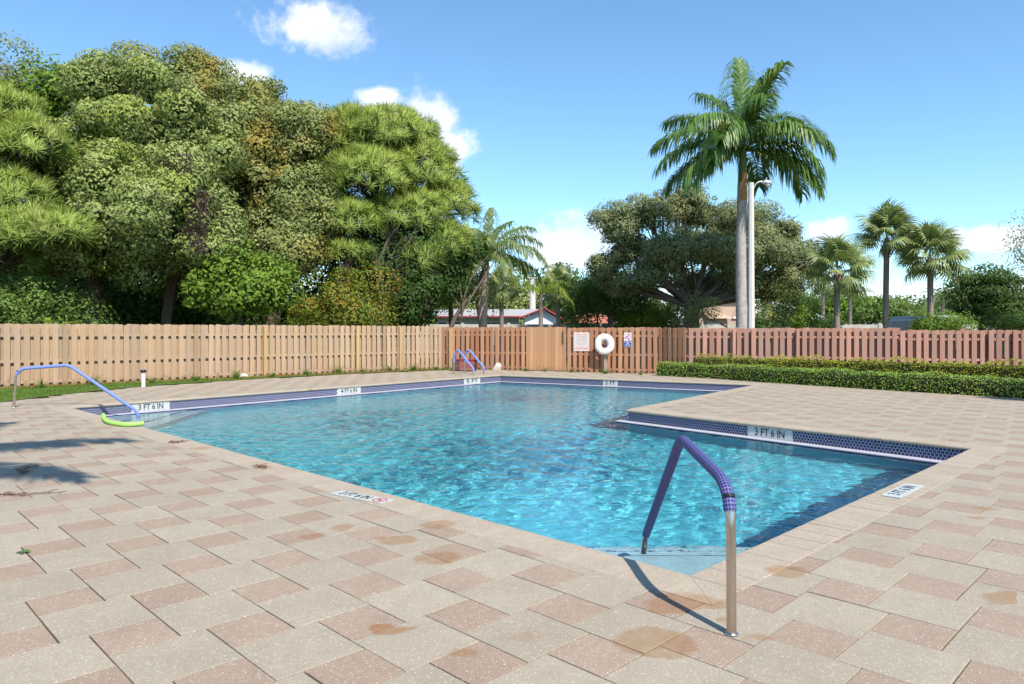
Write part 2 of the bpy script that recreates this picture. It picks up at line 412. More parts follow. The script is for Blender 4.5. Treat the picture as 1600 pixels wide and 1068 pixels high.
for i in range(-75, 75):
    for j in range(-75, 75):
        cu, cv = P0[0]+i*PB-j*PA, P0[1]+i*PA+j*PB
        for kind, (qu, qv, s) in (('pink', (cu, cv, PB)), ('cream', (cu+PB/2+PA/2, cv-PB/2+PA/2, PA))):
            x, y = to_world(qu, qv)
            if not (-17 < x < 21 and 1.0 < y < 30): continue
            if abs(x)/y > 1.0+2.0/y: continue
            if not inside((x, y), KEEP):
                continue
            h = (s-GAP)/2
            sq = [to_world(qu+a*h, qv+b*h) for a, b in ((-1,-1),(1,-1),(1,1),(-1,1))]
            pcs = minus(minus([sq], Q1), Q2)
            if not pcs: continue
            if abs(sum(area(p) for p in pcs)-4*h*h) < 1e-5: cand[kind].append((math.hypot(x, y), x, y))
            else: cut[kind] += [p for p in pcs if area(p) > 0.0015]
for kind, me in (('cream', big_me), ('pink', small_me)):
    L = sorted(cand[kind], key=lambda t: (not shows(t[1], t[2]), t[0]))
    for d_, x, y in L[:300]:
        o = link(kind+'_paver', me, deck, (x+random.gauss(0, .0009), y+random.gauss(0, .0009), random.gauss(0, .0010)), -YAW+random.gauss(0, .0022))
        o.rotation_euler.x = random.gauss(0, .0018); o.rotation_euler.y = random.gauss(0, .0018)
    rest = L[300:]; bv = big_v if kind == 'cream' else small_v
    V = np.zeros((len(rest), len(bv), 3)); c, s = math.cos(-YAW), math.sin(-YAW)
    rot = bv @ np.array([[c, s, 0], [-s, c, 0], [0, 0, 1]])
    for n_, (d_, x, y) in enumerate(rest): V[n_] = rot+np.array([x+random.gauss(0, .001), y+random.gauss(0, .001), random.gauss(0, .0012)])
    Fr = (slab_f[None]+(np.arange(len(rest))*len(bv))[:, None, None]).reshape(-1, 4)
    tag(link('far_'+kind+'_pavers', np_mesh('far_'+kind+'_pavers', V.reshape(-1, 3), Fr, M[kind]), deck), kind='stuff')
    mb = MB()
    for p in cut[kind]: mb.prism(p, -0.05, random.gauss(0, .0008))
    tag(mb.build('cut_'+kind+'_pavers', M[kind], deck), kind='stuff')

# coping: bullnosed bricks laid across the edge
coping = empty('pool_coping'); tag(coping, kind='structure')
def brick_mesh(L, W):
    'one coping brick: length across the edge (x from -0.03 over the water to L), width W along the edge'
    prof = [(-0.012, -0.052), (-0.028, -0.042), (-0.034, -0.026), (-0.028, -0.010), (-0.012, 0.000), (0.02, 0.0015), (L-0.004, 0.001), (L, -0.003), (L, -0.052)]
    n = len(prof); y = W/2
    V = [(a, -y, b) for a, b in prof]+[(a, y, b) for a, b in prof]
    return V, prof, n
bricks = []
BW = 0.1175
for e in range(6):
    a, b = K[e], K[(e+1) % 6]; d = (b-a); L = d.length; d.normalize(); nrm = Vector((d.y, -d.x))
    # mitres: keep bricks clear of the convex corners, whose own pieces follow
    s0 = -COPE if e == 2 else 0.0; s1 = L+(COPE if e == 1 else 0.0)
    if e == 1: s1 = L-0.002
    if e == 2: s0 = COPE*0+0.002
    n_ = max(1, round((s1-s0)/BW)); wd = (s1-s0)/n_
    for k in range(n_):
        c = a+d*(s0+(k+0.5)*wd); bricks.append((c.length, c, math.atan2(nrm.y, nrm.x), wd))
V, prof, n = brick_mesh(COPE, BW-0.004)
Fb = [tuple(range(n-1, -1, -1)), tuple(range(n, 2*n))]+[(i, (i+1) % n, n+(i+1) % n, n+i) for i in range(n)]
bme = bpy.data.meshes.new('coping_brick'); bme.from_pydata(V, [], Fb); bme.materials.append(M['coping']); bme.update()
bricks.sort(key=lambda t: (not shows(t[1].x, t[1].y), t[0]))
for d_, c, rz, wd in bricks[:300]:
    o = link('coping_brick', bme, coping, (c.x, c.y, random.gauss(0, .0008)), rz); o.scale.y = (wd-0.003)/(BW-0.004)
mb = MB()
for d_, c, rz, wd in bricks[300:]:
    T = Matrix.Rotation(rz, 3, 'Z'); mb.add([T @ Vector(v)+Vector((c.x, c.y, 0)) for v in V], Fb)
tag(mb.build('far_coping_bricks', M['coping'], coping), kind='stuff')
mb = MB()
for e in (0, 1, 3, 4, 5):       # corner stones
    o_ = offset(K, COPE)[e]; a, b = K[e-1], K[(e+1) % 6]; k = K[e]
    d0 = (k-a).normalized(); d1 = (b-k).normalized(); n0 = Vector((d0.y, -d0.x)); n1 = Vector((d1.y, -d1.x))
    for tri in ([k, k+n0*COPE, o_], [k, o_, k+n1*COPE]):
        cx = sum((Vector(p) for p in tri), Vector((0, 0)))/3
        mb = MB(); mb.prism([Vector(p)+(cx-Vector(p))*0.012 for p in tri], -0.05, 0.001); mb.build('corner_stone', M['coping'], coping)

# basin
WATER_Z = -0.245; FLOOR_Z = -1.30
basin = empty('pool_basin'); tag(basin, kind='structure')
W_ = offset(K, 0.0); mb = MB()
n = 6
mb.add([(p.x, p.y, -0.05) for p in W_]+[(p.x, p.y, FLOOR_Z-0.02*max(0, p.y-9.0)) for p in W_], [(i, (i+1) % n, n+(i+1) % n, n+i) for i in range(n)])
mb.build('wall', M['plaster'], basin)
me = flat_mesh('floor', [(p.x, p.y) for p in W_], FLOOR_Z, M['plaster'])
for v_ in me.vertices: v_.co.z = FLOOR_Z-0.02*max(0, v_.co.y-9.0)
link('floor', me, basin)
# gutter lip round the water: white top, dark blue trim on its nose
LIP = 0.20; IN = offset(K, -LIP); LIPZ = -0.222
mb = MB()
for i in range(6):
    j = (i+1) % 6; a, b, c, d = W_[i], W_[j], IN[j], IN[i]
    mb.add([(a.x, a.y, LIPZ), (b.x, b.y, LIPZ), (c.x, c.y, LIPZ), (d.x, d.y, LIPZ)], [(0, 1, 2, 3)])
    mb.add([(d.x, d.y, LIPZ), (c.x, c.y, LIPZ), (c.x, c.y, LIPZ-0.22), (d.x, d.y, LIPZ-0.22)], [(0, 1, 2, 3)])
    mb.add([(d.x, d.y, LIPZ-0.22), (c.x, c.y, LIPZ-0.22), (b.x, b.y, LIPZ-0.30), (a.x, a.y, LIPZ-0.30)], [(0, 1, 2, 3)])
mb.build('gutter_lip', M['white_edge'], basin)
mb = MB(); IN2 = offset(K, -LIP-0.006)
for i in range(6):
    j = (i+1) % 6; a, b = IN2[i], IN2[j]
    mb.add([(a.x, a.y, LIPZ-0.012), (b.x, b.y, LIPZ-0.012), (b.x, b.y, LIPZ-0.11), (a.x, a.y, LIPZ-0.11)], [(0, 1, 2, 3)])
mb.build('trim_tile_line', M['tile'], basin)
# mosaic tile band between coping and lip: single tiles set in grout
TP, TS = 0.0505, 0.0365
MARK = {1: [gp(1199, 663.5)], 4: [gp(225, 623.5), gp(538.5, 601.5), gp(741, 588)], 3: [gp(957.5, 590.5)]}   # depth markers, by side
mark_pos = {}
for e in range(6):
    a, b = K[e], K[(e+1) % 6]; d = (b-a); L = d.length; d.normalize(); nin = Vector((-d.y, d.x))
    spans = []
    for p in MARK.get(e, []):
        s = (Vector((p.x, p.y))-a).dot(d); wd = {1: 0.80, 4: 0.82, 3: 0.5}[e]; spans.append((s-wd/2, s+wd/2)); mark_pos.setdefault(e, []).append((s, wd))
    g = MB(); f0 = a+nin*0.004; f1 = b+nin*0.004
    g.add([(f0.x, f0.y, -0.05), (f1.x, f1.y, -0.05), (f1.x, f1.y, LIPZ), (f0.x, f0.y, LIPZ)], [(0, 1, 2, 3)])
    tag(g.build('grout_bed', M['grout'], basin))
    mb = MB()
    for r in range(4):
        z = LIPZ-0.003-0.0+TP*0.45+r*TP*0.845
        off_ = TP/2*(r % 2)
        for k in range(int(L/TP)):
            s = off_+k*TP+TP/2
            if s > L-0.02 or any(u0 < s < u1 for u0, u1 in spans): continue
            c = a+d*s+nin*0.004; h = TS/2; t = 0.004
            q = [c-d*h, c+d*h]; hz = TS*0.48
            i0 = nin*t
            V4 = [(q[0].x, q[0].y, z-hz), (q[1].x, q[1].y, z-hz), (q[1].x, q[1].y, z+hz), (q[0].x, q[0].y, z+hz)]
            k2 = 0.86
            q2 = [c-d*h*k2+i0, c+d*h*k2+i0]
            V4 += [(q2[0].x, q2[0].y, z-hz*k2), (q2[1].x, q2[1].y, z-hz*k2), (q2[1].x, q2[1].y, z+hz*k2), (q2[0].x, q2[0].y, z+hz*k2)]
            mb.add(V4, [(4, 5, 6, 7), (0, 1, 5, 4), (1, 2, 6, 5), (2, 3, 7, 6), (3, 0, 4, 7)])
    tag(mb.build('mosaic_tiles', M['tile'], basin), kind='stuff')
# corner steps with a straight front
def corner_steps(k, name):
    a, b = (K[k-1]-K[k]).normalized(), (K[(k+1) % 6]-K[k]).normalized(); bis = (a+b).normalized()
    for q, (dist, z) in enumerate(((1.23, -0.285), (1.62, -0.55), (2.0, -0.82))):
        t = dist/bis.dot(a); t2 = dist/bis.dot(b)
        P = [K[k]+bis*0.02, K[k]+b*t2, K[k]+a*t]
        mb = MB(); mb.prism([(p.x, p.y) for p in P], FLOOR_Z+0.01*q, z)
        mb.build('step', M['step'], basin)
        n0, n1 = P[1]+bis*0.004, P[2]+bis*0.004
        mb = MB(); mb.bar((n0.x, n0.y, z-0.022), (n1.x, n1.y, z-0.022), 0.008, 0.05); mb.build('step_edge_tile', M['tile'], basin)
M['step'] = plain('step plaster', (0.56, 0.62, 0.66), 0.6, scale=4)
corner_steps(0, 'near'); corner_steps(5, 'far')

# water surface: real ripples
def make_water():
    st = 0.042; x0, x1, y0, y1 = -9.2, 7.4, 4.3, 25.4
    nx, ny = int((x1-x0)/st), int((y1-y0)/st)
    X, Y = np.meshgrid(np.linspace(x0, x1, nx), np.linspace(y0, y1, ny), indexing='ij')
    Z = np.zeros_like(X); r = np.random.default_rng(5)
    for k in range(46):
        lam = math.exp(r.uniform(math.log(0.13), math.log(0.80))); th = r.normal(0.9, 1.0); amp = (0.0185*lam if lam < 0.22 else 0.0185*0.22*(lam/0.22)**0.12)*(0.75+0.5*r.random())/math.sqrt(46/2)
        Z += amp*np.sin(2*math.pi/lam*(X*math.cos(th)+Y*math.sin(th))+r.uniform(0, 6.28))
    gust = 0.75+0.35*np.sin(X*0.9+1.1)*np.sin(Y*0.7+0.4)+0.2*np.sin(X*0.31-Y*0.44)
    Z = WATER_Z+Z*gust*1.0
    poly = offset(K, -LIP+0.05)
    # inside test, vectorised
    ins = np.zeros(X.shape, bool)
    for i in range(6):
        a, b = poly[i-1], poly[i]
        with np.errstate(divide='ignore', invalid='ignore'):
            t = ((a[1] > Y) != (b[1] > Y)) & (X < (b[0]-a[0])*(Y-a[1])/(b[1]-a[1])+a[0])
        ins ^= t
    idx = np.arange(nx*ny).reshape(nx, ny)
    q = np.stack([idx[:-1, :-1], idx[1:, :-1], idx[1:, 1:], idx[:-1, 1:]], -1)
    ok = ins[:-1, :-1] & ins[1:, :-1] & ins[1:, 1:] & ins[:-1, 1:]
    q = q[ok]; used = np.unique(q); remap = np.zeros(nx*ny, np.int64); remap[used] = np.arange(len(used))
    V = np.stack([X.ravel(), Y.ravel(), Z.ravel()], 1)[used]
    m = bpy.data.materials.new('pool water'); m.use_nodes = True; n, l = m.node_tree.nodes, m.node_tree.links
    for x in list(n): n.remove(x)
    out = n.new('ShaderNodeOutputMaterial')
    gl = n.new('ShaderNodeBsdfRefraction'); gl.inputs['IOR'].default_value = 1.333; gl.inputs['Roughness'].default_value = 0.0; gl.inputs['Color'].default_value = (0.80, 0.97, 0.985, 1)
    gs = n.new('ShaderNodeBsdfGlossy'); gs.inputs['Roughness'].default_value = 0.02
    fr = n.new('ShaderNodeFresnel'); fr.inputs['IOR'].default_value = 1.333
    bp = n.new('ShaderNodeBump'); bp.inputs['Strength'].default_value = 0.42; bp.inputs['Distance'].default_value = 0.03
    nz = n.new('ShaderNodeTexNoise'); nz.inputs['Scale'].default_value = 6.5; nz.inputs['Detail'].default_value = 2.5
    ge = n.new('ShaderNodeNewGeometry'); l.new(ge.outputs['Position'], nz.inputs['Vector']); l.new(nz.outputs['Fac'], bp.inputs['Height'])
    l.new(bp.outputs[0], gs.inputs['Normal']); l.new(bp.outputs[0], gl.inputs['Normal']); l.new(bp.outputs[0], fr.inputs['Normal'])
    mx = n.new('ShaderNodeMixShader'); l.new(fr.outputs[0], mx.inputs[0]); l.new(gl.outputs[0], mx.inputs[1]); l.new(gs.outputs[0], mx.inputs[2])
    l.new(mx.outputs[0], out.inputs['Surface'])
    o = link('water', np_mesh('water', V, remap[q], m, True)); tag(o, kind='structure')
    o.cycles.is_caustics_caster = True
    for ch in basin.children: ch.cycles.is_caustics_receiver = True
    sun_d.cycles.is_caustics_light = True
    return o
water = make_water()

# ---------------------------------------------------------------- depth markers
def marker_wall(e, s, wd, body, label):
    a, b = K[e], K[(e+1) % 6]; d = (b-a).normalized(); nin = Vector((-d.y, d.x)); c = a+d*s+nin*0.006
    z0, z1 = LIPZ+0.002, -0.052; zc = (z0+z1)/2
    # reading direction: the marker faces the water, so its right-hand side runs against the outline
    ang = math.atan2(-d.y, -d.x)
    root = empty('depth_marker', (c.x, c.y, zc), ang); tag(root, label, 'depth marker')
    mb = MB(); 
    k = 6; tw = wd/k
    for i in range(k):
        mb = MB(); mb.box(((i+0.5)*tw-wd/2, -0.001, 0), (tw-0.003, 0.010, z1-z0-0.002)); mb.build('marker_tile', M['marker'], root)
    t = link('lettering', text_mesh(body, (z1-z0)*1.02, M['black'], 0.0006, (wd*0.86)/((z1-z0)*1.02*len(body)*0.56)), root)
    t.rotation_euler = (R(90), 0, 0); t.location = (0, -0.0072, 0)
marker_wall(1, mark_pos[1][0][0], mark_pos[1][0][1], '3 FT 6 IN', 'white 3 FT 6 IN depth marker set in the tile band under the deck corner')
marker_wall(4, mark_pos[4][0][0], mark_pos[4][0][1], '3 FT 6 IN', 'white 3 FT 6 IN depth marker behind the lower end of the far handrail')
marker_wall(4, mark_pos[4][1][0], mark_pos[4][1][1], '4 FT 6 IN', 'small white depth marker in the long far tile band, midway between handrail and ladder')
marker_wall(4, mark_pos[4][2][0], mark_pos[4][2][1], '5 FT', 'white depth marker in the tile band between the ladder rails')
marker_wall(3, mark_pos[3][0][0], mark_pos[3][0][1], '5 FT', 'small white depth marker in the tile band below the life ring')
def marker_deck(pa, pb, body, nodive, label):
    'flat on the coping, read from the deck with the letter tops towards the water'
    a, b = gp(*pa), gp(*pb); d = (b-a); L = d.length; c = (a+b)/2
    root = empty('depth_marker', (c.x, c.y, 0.006), math.atan2(d.y, d.x)); tag(root, label, 'depth marker')
    n_ = 4 if nodive else 3; tw = L/n_
    for i in range(n_):
        mb = MB(); mb.box(((i+0.5)*tw-L/2, 0, 0.0), (tw-0.004, 0.165, 0.006)); mb.build('marker_tile', M['marker'], root)
    wt = L*(0.72 if nodive else 0.92)
    t = link('lettering', text_mesh(body, 0.15, M['black'], 0.0005, wt/(0.15*len(body)*0.56)), root); t.location = (-L/2+0.02+wt/2, 0.0, 0.0042)
    if nodive:
        mb = MB(); r0, r1 = 0.055, 0.070; n2 = 24
        vs_ = [(r*math.cos(2*math.pi*i/n2), r*math.sin(2*math.pi*i/n2), 0) for r in (r0, r1) for i in range(n2)]
        mb.add(vs_, [(i, (i+1) % n2, n2+(i+1) % n2, n2+i) for i in range(n2)])
        mb.add([(-.045, .035, .0002), (-.035, .045, .0002), (.045, -.035, .0002), (.035, -.045, .0002)], [(3, 2, 1, 0)])
        mb.build('no_diving_ring', M['red'], root, (L/2-0.10, 0, 0.0042))
        mb = MB(); mb.bar((-.03, -.02, .0006), (.02, .012, .0006), 0.012, 0.0008); mb.bar((.02, .012, .0006), (.035, -.005, .0006), 0.008, 0.0008)
        mb.build('diver_symbol', M['black'], root, (L/2-0.10, 0, 0.0036))
marker_deck((525, 768.5), (606, 784), '3 FT 6 IN', True, 'white 3 FT 6 IN marker with red no diving sign flat on the front coping')
marker_deck((1391, 776), (1430.5, 757), '3 FT 6 IN', False, 'white 3 FT 6 IN marker flat on the coping by the right pool edge')

# ---------------------------------------------------------------- fence
def wood(name, a, b, c):
    m = Mat(name, 0.82, 0.2); v = m.obj()
    col = m.ramp(m.objrand(), tuple(x*0.78 for x in a), b, c, tuple(x*1.12 for x in b), a, tuple(x*0.86 for x in b), c)
    g = m.noise(3.0, 6, 0.65, m.map(v, (14, 14, 0.8)), 0.6)
    col = m.mix(m.rng(g, 0.35, 0.75, 0, 0.42), col, tuple(x*0.62 for x in a))
    kn = m.voronoi(2.3, m.map(v, (3.0, 3.0, 1.0)))
    col = m.mix(m.rng(kn, 0.075, 0.03, 0, 0.8), col, tuple(x*0.35 for x in a))
    # weathering and splash dirt at the foot
    pz = m.N('ShaderNodeSeparateXYZ'); m.l.new(m.pos(), pz.inputs[0])
    foot = m.math('ADD', m.rng(pz.outputs['Z'], 0.0, 0.42, 0.30, 0.0), m.math('MULTIPLY', m.math('SUBTRACT', m.noise(6, 5), 0.5), 0.9))
    col = m.mix(m.rng(foot, 0.16, 0.45, 0, 0.6), col, (0.12, 0.085, 0.06))
    col = m.mix(m.rng(m.noise(1.1, 5, 0.6), 0.5, 0.8, 0, 0.4), col, tuple(0.5*x+0.14 for x in a))
    col = m.mix(m.rng(m.math('FRACT', m.math('MULTIPLY', m.objrand(), 7.31)), 0.72, 0.95, 0, 0.35), col, (0.30, 0.235, 0.185))
    m.col(col); m.bump(g, 0.25, 0.004); return m.done()
M['tan_wood'] = wood('tan fence wood', (0.391, 0.270, 0.166), (0.459, 0.331, 0.214), (0.424, 0.287, 0.174))
M['peach_wood'] = wood('peach fence wood', (0.422, 0.203, 0.108), (0.486, 0.256, 0.141), (0.405, 0.180, 0.098))
M['mauve_wood'] = wood('mauve fence wood', (0.403, 0.202, 0.145), (0.480, 0.263, 0.188), (0.368, 0.184, 0.140))
M['gate_wood'] = wood('gate wood', (0.475, 0.248, 0.123), (0.551, 0.310, 0.162), (0.446, 0.225, 0.114))
M['yellow_wood'] = wood('fresh yellow post wood', (0.484, 0.323, 0.132), (0.517, 0.355, 0.168), (0.460, 0.291, 0.120))
def board_mesh(name, W, T, H, mat, ear=0.028, lean=0.0, top=0.0):
    x, t = W/2, T/2
    prof = [(-x, 0), (x, 0), (x, H-ear), (x-ear, H+top), (-x+ear, H-top), (-x, H-ear)]
    n = len(prof); V = [(a+lean*b, -t, b) for a, b in prof]+[(a+lean*b, t, b) for a, b in prof]
    Fs = [tuple(range(n)), tuple(range(2*n-1, n-1, -1))]+[((i+1) % n, i, n+i, n+(i+1) % n) for i in range(n)]
    me = bpy.data.meshes.new(name); me.from_pydata(V, [], Fs); me.materials.append(mat); me.update(); return me
PERIOD = 0.2255
def fence_run(a, b, mat, label, H=1.70, posts=(), post_mat=None, period=PERIOD, front_posts=(), sag=0.0):
    a, b = Vector((a[0], a[1], 0)), Vector((b[0], b[1], 0)); d = b-a; L = d.length; ang = math.atan2(d.y, d.x)
    root = empty('wooden_fence', a, ang); tag(root, label, 'fence')          # local x runs along, -y faces the pool
    var = [board_mesh('picket', 0.140+random.uniform(-.004, .004), 0.019, H+random.uniform(-.012, .012), mat, 0.026+random.uniform(-.008, .01), random.uniform(-.0022, .0022)) for _ in range(7)]
    n = max(1, round(L/period)); period = L/n
    for k in range(n):
        o = link('picket', random.choice(var), root, ((k+0.5)*period+random.uniform(-.011, .011), -0.048, 0.012+random.gauss(0, .006)), random.gauss(0, .012))
        o.rotation_euler.x = random.gauss(0, .005); o.rotation_euler.y = random.gauss(0, .005)
        link('back_picket', random.choice(var), root, ((k+1.0)*period+random.uniform(-.006, .006), 0.048, 0.012+random.gauss(0, .006)), random.gauss(0, .01))
    for z in (H*0.84, H*0.435, 0.16):
        for q in range(max(1, round(L/2.4))):
            mb = MB(); m_ = max(1, round(L/2.4)); mb.box(((q+0.5)*L/m_, 0, z-0.035), (L/m_-0.004, 0.074, 0.075)); mb.build('rail', mat, root)
    for s in posts: mb = MB(); mb.box((0, 0, (H-0.06)/2), (0.095, 0.036, H-0.06)); mb.build('post', mat, root, (s, 0.078, 0))
    for s in front_posts:
        mb = MB(); mb.box((0, 0, (H-0.03)/2), (0.10, 0.09, H-0.03)); mb.build('post', post_mat or mat, root, (s, -0.106, 0))
    return root
def along(a, b, px):
    'distance along the plan line a-b at which it crosses the sight line of a photo column'
    t = (px-800)/FPX; d = (b-a); L = d.length; d = d/L
    return (t*a.y-a.x)/(d.x-t*d.y)
fl = [along(FA, FB, p) for p in (146, 412, 556, 623, 689)]
fence_run(FA, FB, M['tan_wood'], 'long tan shadowbox board fence with yellow posts behind the grass strip', 1.70, [k*2.4+0.6 for k in range(10)], M['yellow_wood'], front_posts=fl[1:4])
MB_ = lambda px: FB+(FC_-FB).normalized()*along(FB, FC_, px)
G0, G1 = MB_(822), MB_(886)
fence_run(FB, G0, M['peach_wood'], 'peach coloured board fence stretch between the tan fence and the closed gate', 1.66, [0.06, 1.9], M['yellow_wood'], front_posts=[along(FB, FC_, 706)])
fence_run(G1, FC_, M['peach_wood'], 'peach coloured board fence stretch carrying the signs behind the life ring', 1.63, [0.06, 1.9, 3.4])
fence_run(FC_, FD, M['peach_wood'], 'short fence return stepping forward beside the end of the hedge', 1.62, [0.06])
RE = FD+(FE-FD).normalized()*along(FD, FE, 1404)
fence_run(FD, RE, M['mauve_wood'], 'mauve stained board fence behind the clipped hedges', 1.60, [k*2.4 for k in range(5)], front_posts=[along(FD, FE, 1147), along(FD, FE, 1176), along(FD, FE, 1246)])
fence_run(RE, FE, M['mauve_wood'], 'lower mauve fence stretch with round topped boards at the far right', 1.53, [k*2.4 for k in range(3)], front_posts=[along(FD, FE, 1545)-(RE-FD).length, along(FD, FE, 1583)-(RE-FD).length])
# gate of butted boards
d = (G1-G0); L = d.length; gate = empty('gate', (G0.x, G0.y, 0), math.atan2(d.y, d.x)); tag(gate, 'closed wooden gate of butted orange boards in the fence', 'gate')
ng = 11; gw = (L-0.04)/ng
for k in range(ng):
    me = board_mesh('board', gw-0.006, 0.02, 1.62+random.uniform(-.008, .008), M['gate_wood'], 0.02)
    link('board', me, gate, (0.02+(k+0.5)*gw, -0.045, 0.045+random.gauss(0, .003)))
for z in (0.3, 1.35): mb = MB(); mb.box((L/2, -0.015, z), (L-0.06, 0.036, 0.09)); mb.build('rail', M['gate_wood'], gate)
M['steel_dark'] = plain('dark metal', (0.05, 0.05, 0.05), 0.5, 0.5, 0.6)
p = MB_(879); ch = MB()
for k in range(9):
    c = Vector((p.x, p.y, 1.50-k*0.055)); r = 0.022; hor = k % 2
    pts = [c+Vector((r*math.cos(t)*(1 if hor else .3)+0.02*math.sin(k*1.9), -0.085+r*math.cos(t)*(.3 if hor else 1), 0.038*math.sin(t))) for t in np.linspace(0, 2*math.pi, 9)]
    ch.tube(pts, 0.007, 5)
o = ch.build('chain', M['steel_dark']); tag(o, 'dark chain hanging down the gate boards', 'chain')

# ---------------------------------------------------------------- signs, life ring
nrm2 = Vector(((FC_-FB).y, -(FC_-FB).x)).normalized(); ang2 = math.atan2((FC_-FB).y, (FC_-FB).x)
def sign_at(px, py, wd, ht, name, label):
    t = (px-800)/FPX; p = MB_(px)+nrm2*0.064; z = EYE-(py-HORIZON)*p.y/FPX
    root = empty(name, (p.x, p.y, z), ang2); tag(root, label, 'sign')
    mb = MB(); mb.box((0, 0, 0), (wd, 0.006, ht)); mb.build('panel', M['sign_white'], root); return root
M['sign_white'] = plain('sign face', (0.66, 0.57, 0.53), 0.5); M['sign_blue'] = plain('sign blue', (0.03, 0.07, 0.32), 0.5); M['sign_pink'] = plain('sign magenta', (0.55, 0.06, 0.30), 0.5); M['sign_grey'] = plain('sign grey print', (0.42, 0.35, 0.34), 0.5); M['faded_red'] = plain('faded red print', (0.62, 0.16, 0.15), 0.5)
s1 = sign_at(909.5, 533.5, 0.62, 0.67, 'pool_rules_sign', 'square faded pool rules sign with red NO DIVING line on the fence')
for k in range(7):
    wk = (0.44, 0.40, 0.46, 0.36, 0.42, 0.44, 0.30)[k]
    mb = MB()
    for q in range(7):
        if random.random() < .85: mb.box((-wk/2+(q+.5)*wk/7, -0.0045, 0.25-k*0.058), (wk/7*random.uniform(.5, .9), 0.002, 0.022))
    mb.build('print_line', M['sign_grey'] if k else M['faded_red'], s1)
t = link('lettering', text_mesh('NO DIVING', 0.11, M['faded_red'], 0.0006, 0.95), s1); t.rotation_euler = (R(90), 0, 0); t.location = (0, -0.0044, -0.24)
s2 = sign_at(981.5, 530.5, 0.29, 0.50, 'pictogram_sign', 'narrow white pictogram sign with a blue lower panel right of the life ring')
mb = MB(); mb.box((0, -0.0045, -0.155), (0.27, 0.002, 0.16)); mb.build('blue_panel', M['sign_blue'], s2)
mb = MB(); mb.bar((-.08, -.0045, .03), (.05, -.0045, .17), 0.002, 0.035); mb.bar((-.10, -.005, .05), (-.02, -.005, .10), 0.002, 0.03); mb.bar((.0, -.005, .12), (.08, -.005, .20), 0.002, 0.028); mb.build('figure_mark', M['sign_pink'], s2)
mb = MB(); mb.bar((.03, -.0045, .06), (.04, -.0045, -.03), 0.002, 0.028); mb.bar((.04, -.0045, -.03), (.10, -.0045, -.05), 0.002, 0.024); mb.build('blue_mark', M['sign_blue'], s2)
mb = MB(); mb.box((0, -0.006, -0.175), (0.20, 0.0015, 0.032)); mb.box((0, -0.006, -0.115), (0.10, 0.0015, 0.036)); mb.build('white_mark', M['marker'], s2)
p = MB_(948.5)+nrm2*0.34; zr = EYE-(537.5-HORIZON)*p.y/FPX
M['ring_white'] = plain('ring foam', (0.80, 0.76, 0.73), 0.55, scale=6); M['grey_post'] = plain('weathered post', (0.36, 0.30, 0.24), 0.85)
post = empty('ring_post', (p.x, p.y, 0), ang2); tag(post, 'weathered post with hook that carries the life ring', 'post')
mb = MB(); mb.box((0, 0.12, 0.62), (0.085, 0.085, 1.30)); mb.build('post_body', M['grey_post'], post)
mb = MB(); mb.tube(bend_path([(0, 0.08, zr-0.02), (0, -0.02, zr-0.03), (0, -0.06, zr-0.10), (0, -0.10, zr-0.06)], .03), 0.014, 6); mb.tube(bend_path([(-.07, .07, zr-.12), (-.02, -.02, zr-.06), (.03, -.02, zr-.06), (.08, .07, zr-.12)], .03), 0.013, 6); mb.build('hook', M['steel_dark'], post)
ring = empty('life_ring', (p.x, p.y, zr), ang2); tag(ring, 'white octagonal life ring hanging before the fence', 'life ring')
mb = MB(); Rm, rt, n8, nt = 0.248, 0.126, 8, 14
vs_ = []
for i in range(n8*3):
    a_ = 2*math.pi*(i/(n8*3)); ph = (a_+math.pi/8) % (math.pi/4)-math.pi/8; k8 = 1.0/math.cos(ph)
    k8 = 1+(k8-1)*0.85
    for j in range(nt):
        b_ = 2*math.pi*j/nt; rr = Rm*(1 if math.cos(b_) < 0 else k8)+rt*math.cos(b_)*(1.0 if math.cos(b_) < 0 else 0.98)
        vs_.append((rr*math.cos(a_), 0.072*math.sin(b_), rr*math.sin(a_)))
nn = n8*3
mb.add(vs_, [(i*nt+j, i*nt+(j+1) % nt, ((i+1) % nn)*nt+(j+1) % nt, ((i+1) % nn)*nt+j) for i in range(nn) for j in range(nt)], 0, True)
mb.build('foam_ring', M['ring_white'], ring)

# ---------------------------------------------------------------- handrails and ladder
M['steel'] = plain('brushed steel', (0.56, 0.47, 0.40), 0.27, 0.5, 1.0, 0.12)
def cover_mat(name, base, line, mesh=1.0):
    m = Mat(name, 0.6, 0.3); uv = m.N('ShaderNodeUVMap'); s = m.N('ShaderNodeSeparateXYZ'); m.l.new(uv.outputs[0], s.inputs[0])
    def stripe(v, k, wdt):
        f = m.math('FRACT', m.math('MULTIPLY', v, k)); return m.rng(m.math('ABSOLUTE', m.math('SUBTRACT', f, 0.5)), 0.5-wdt, 0.5-wdt*0.5)
    l1 = stripe(s.outputs[0], 12.0, 0.17); l2 = stripe(s.outputs[1], 1/0.018, 0.17)
    m.col(m.mix(m.math('MULTIPLY', m.math('MAXIMUM', l1, l2), mesh), base, line)); return m.done()
M['cover'] = cover_mat('blue rail cover', (0.014, 0.02, 0.135), (0.155, 0.15, 0.30))
M['cover_pale'] = cover_mat('faded blue rail cover', (0.13, 0.20, 0.52), (0.24, 0.30, 0.60), 0.6)
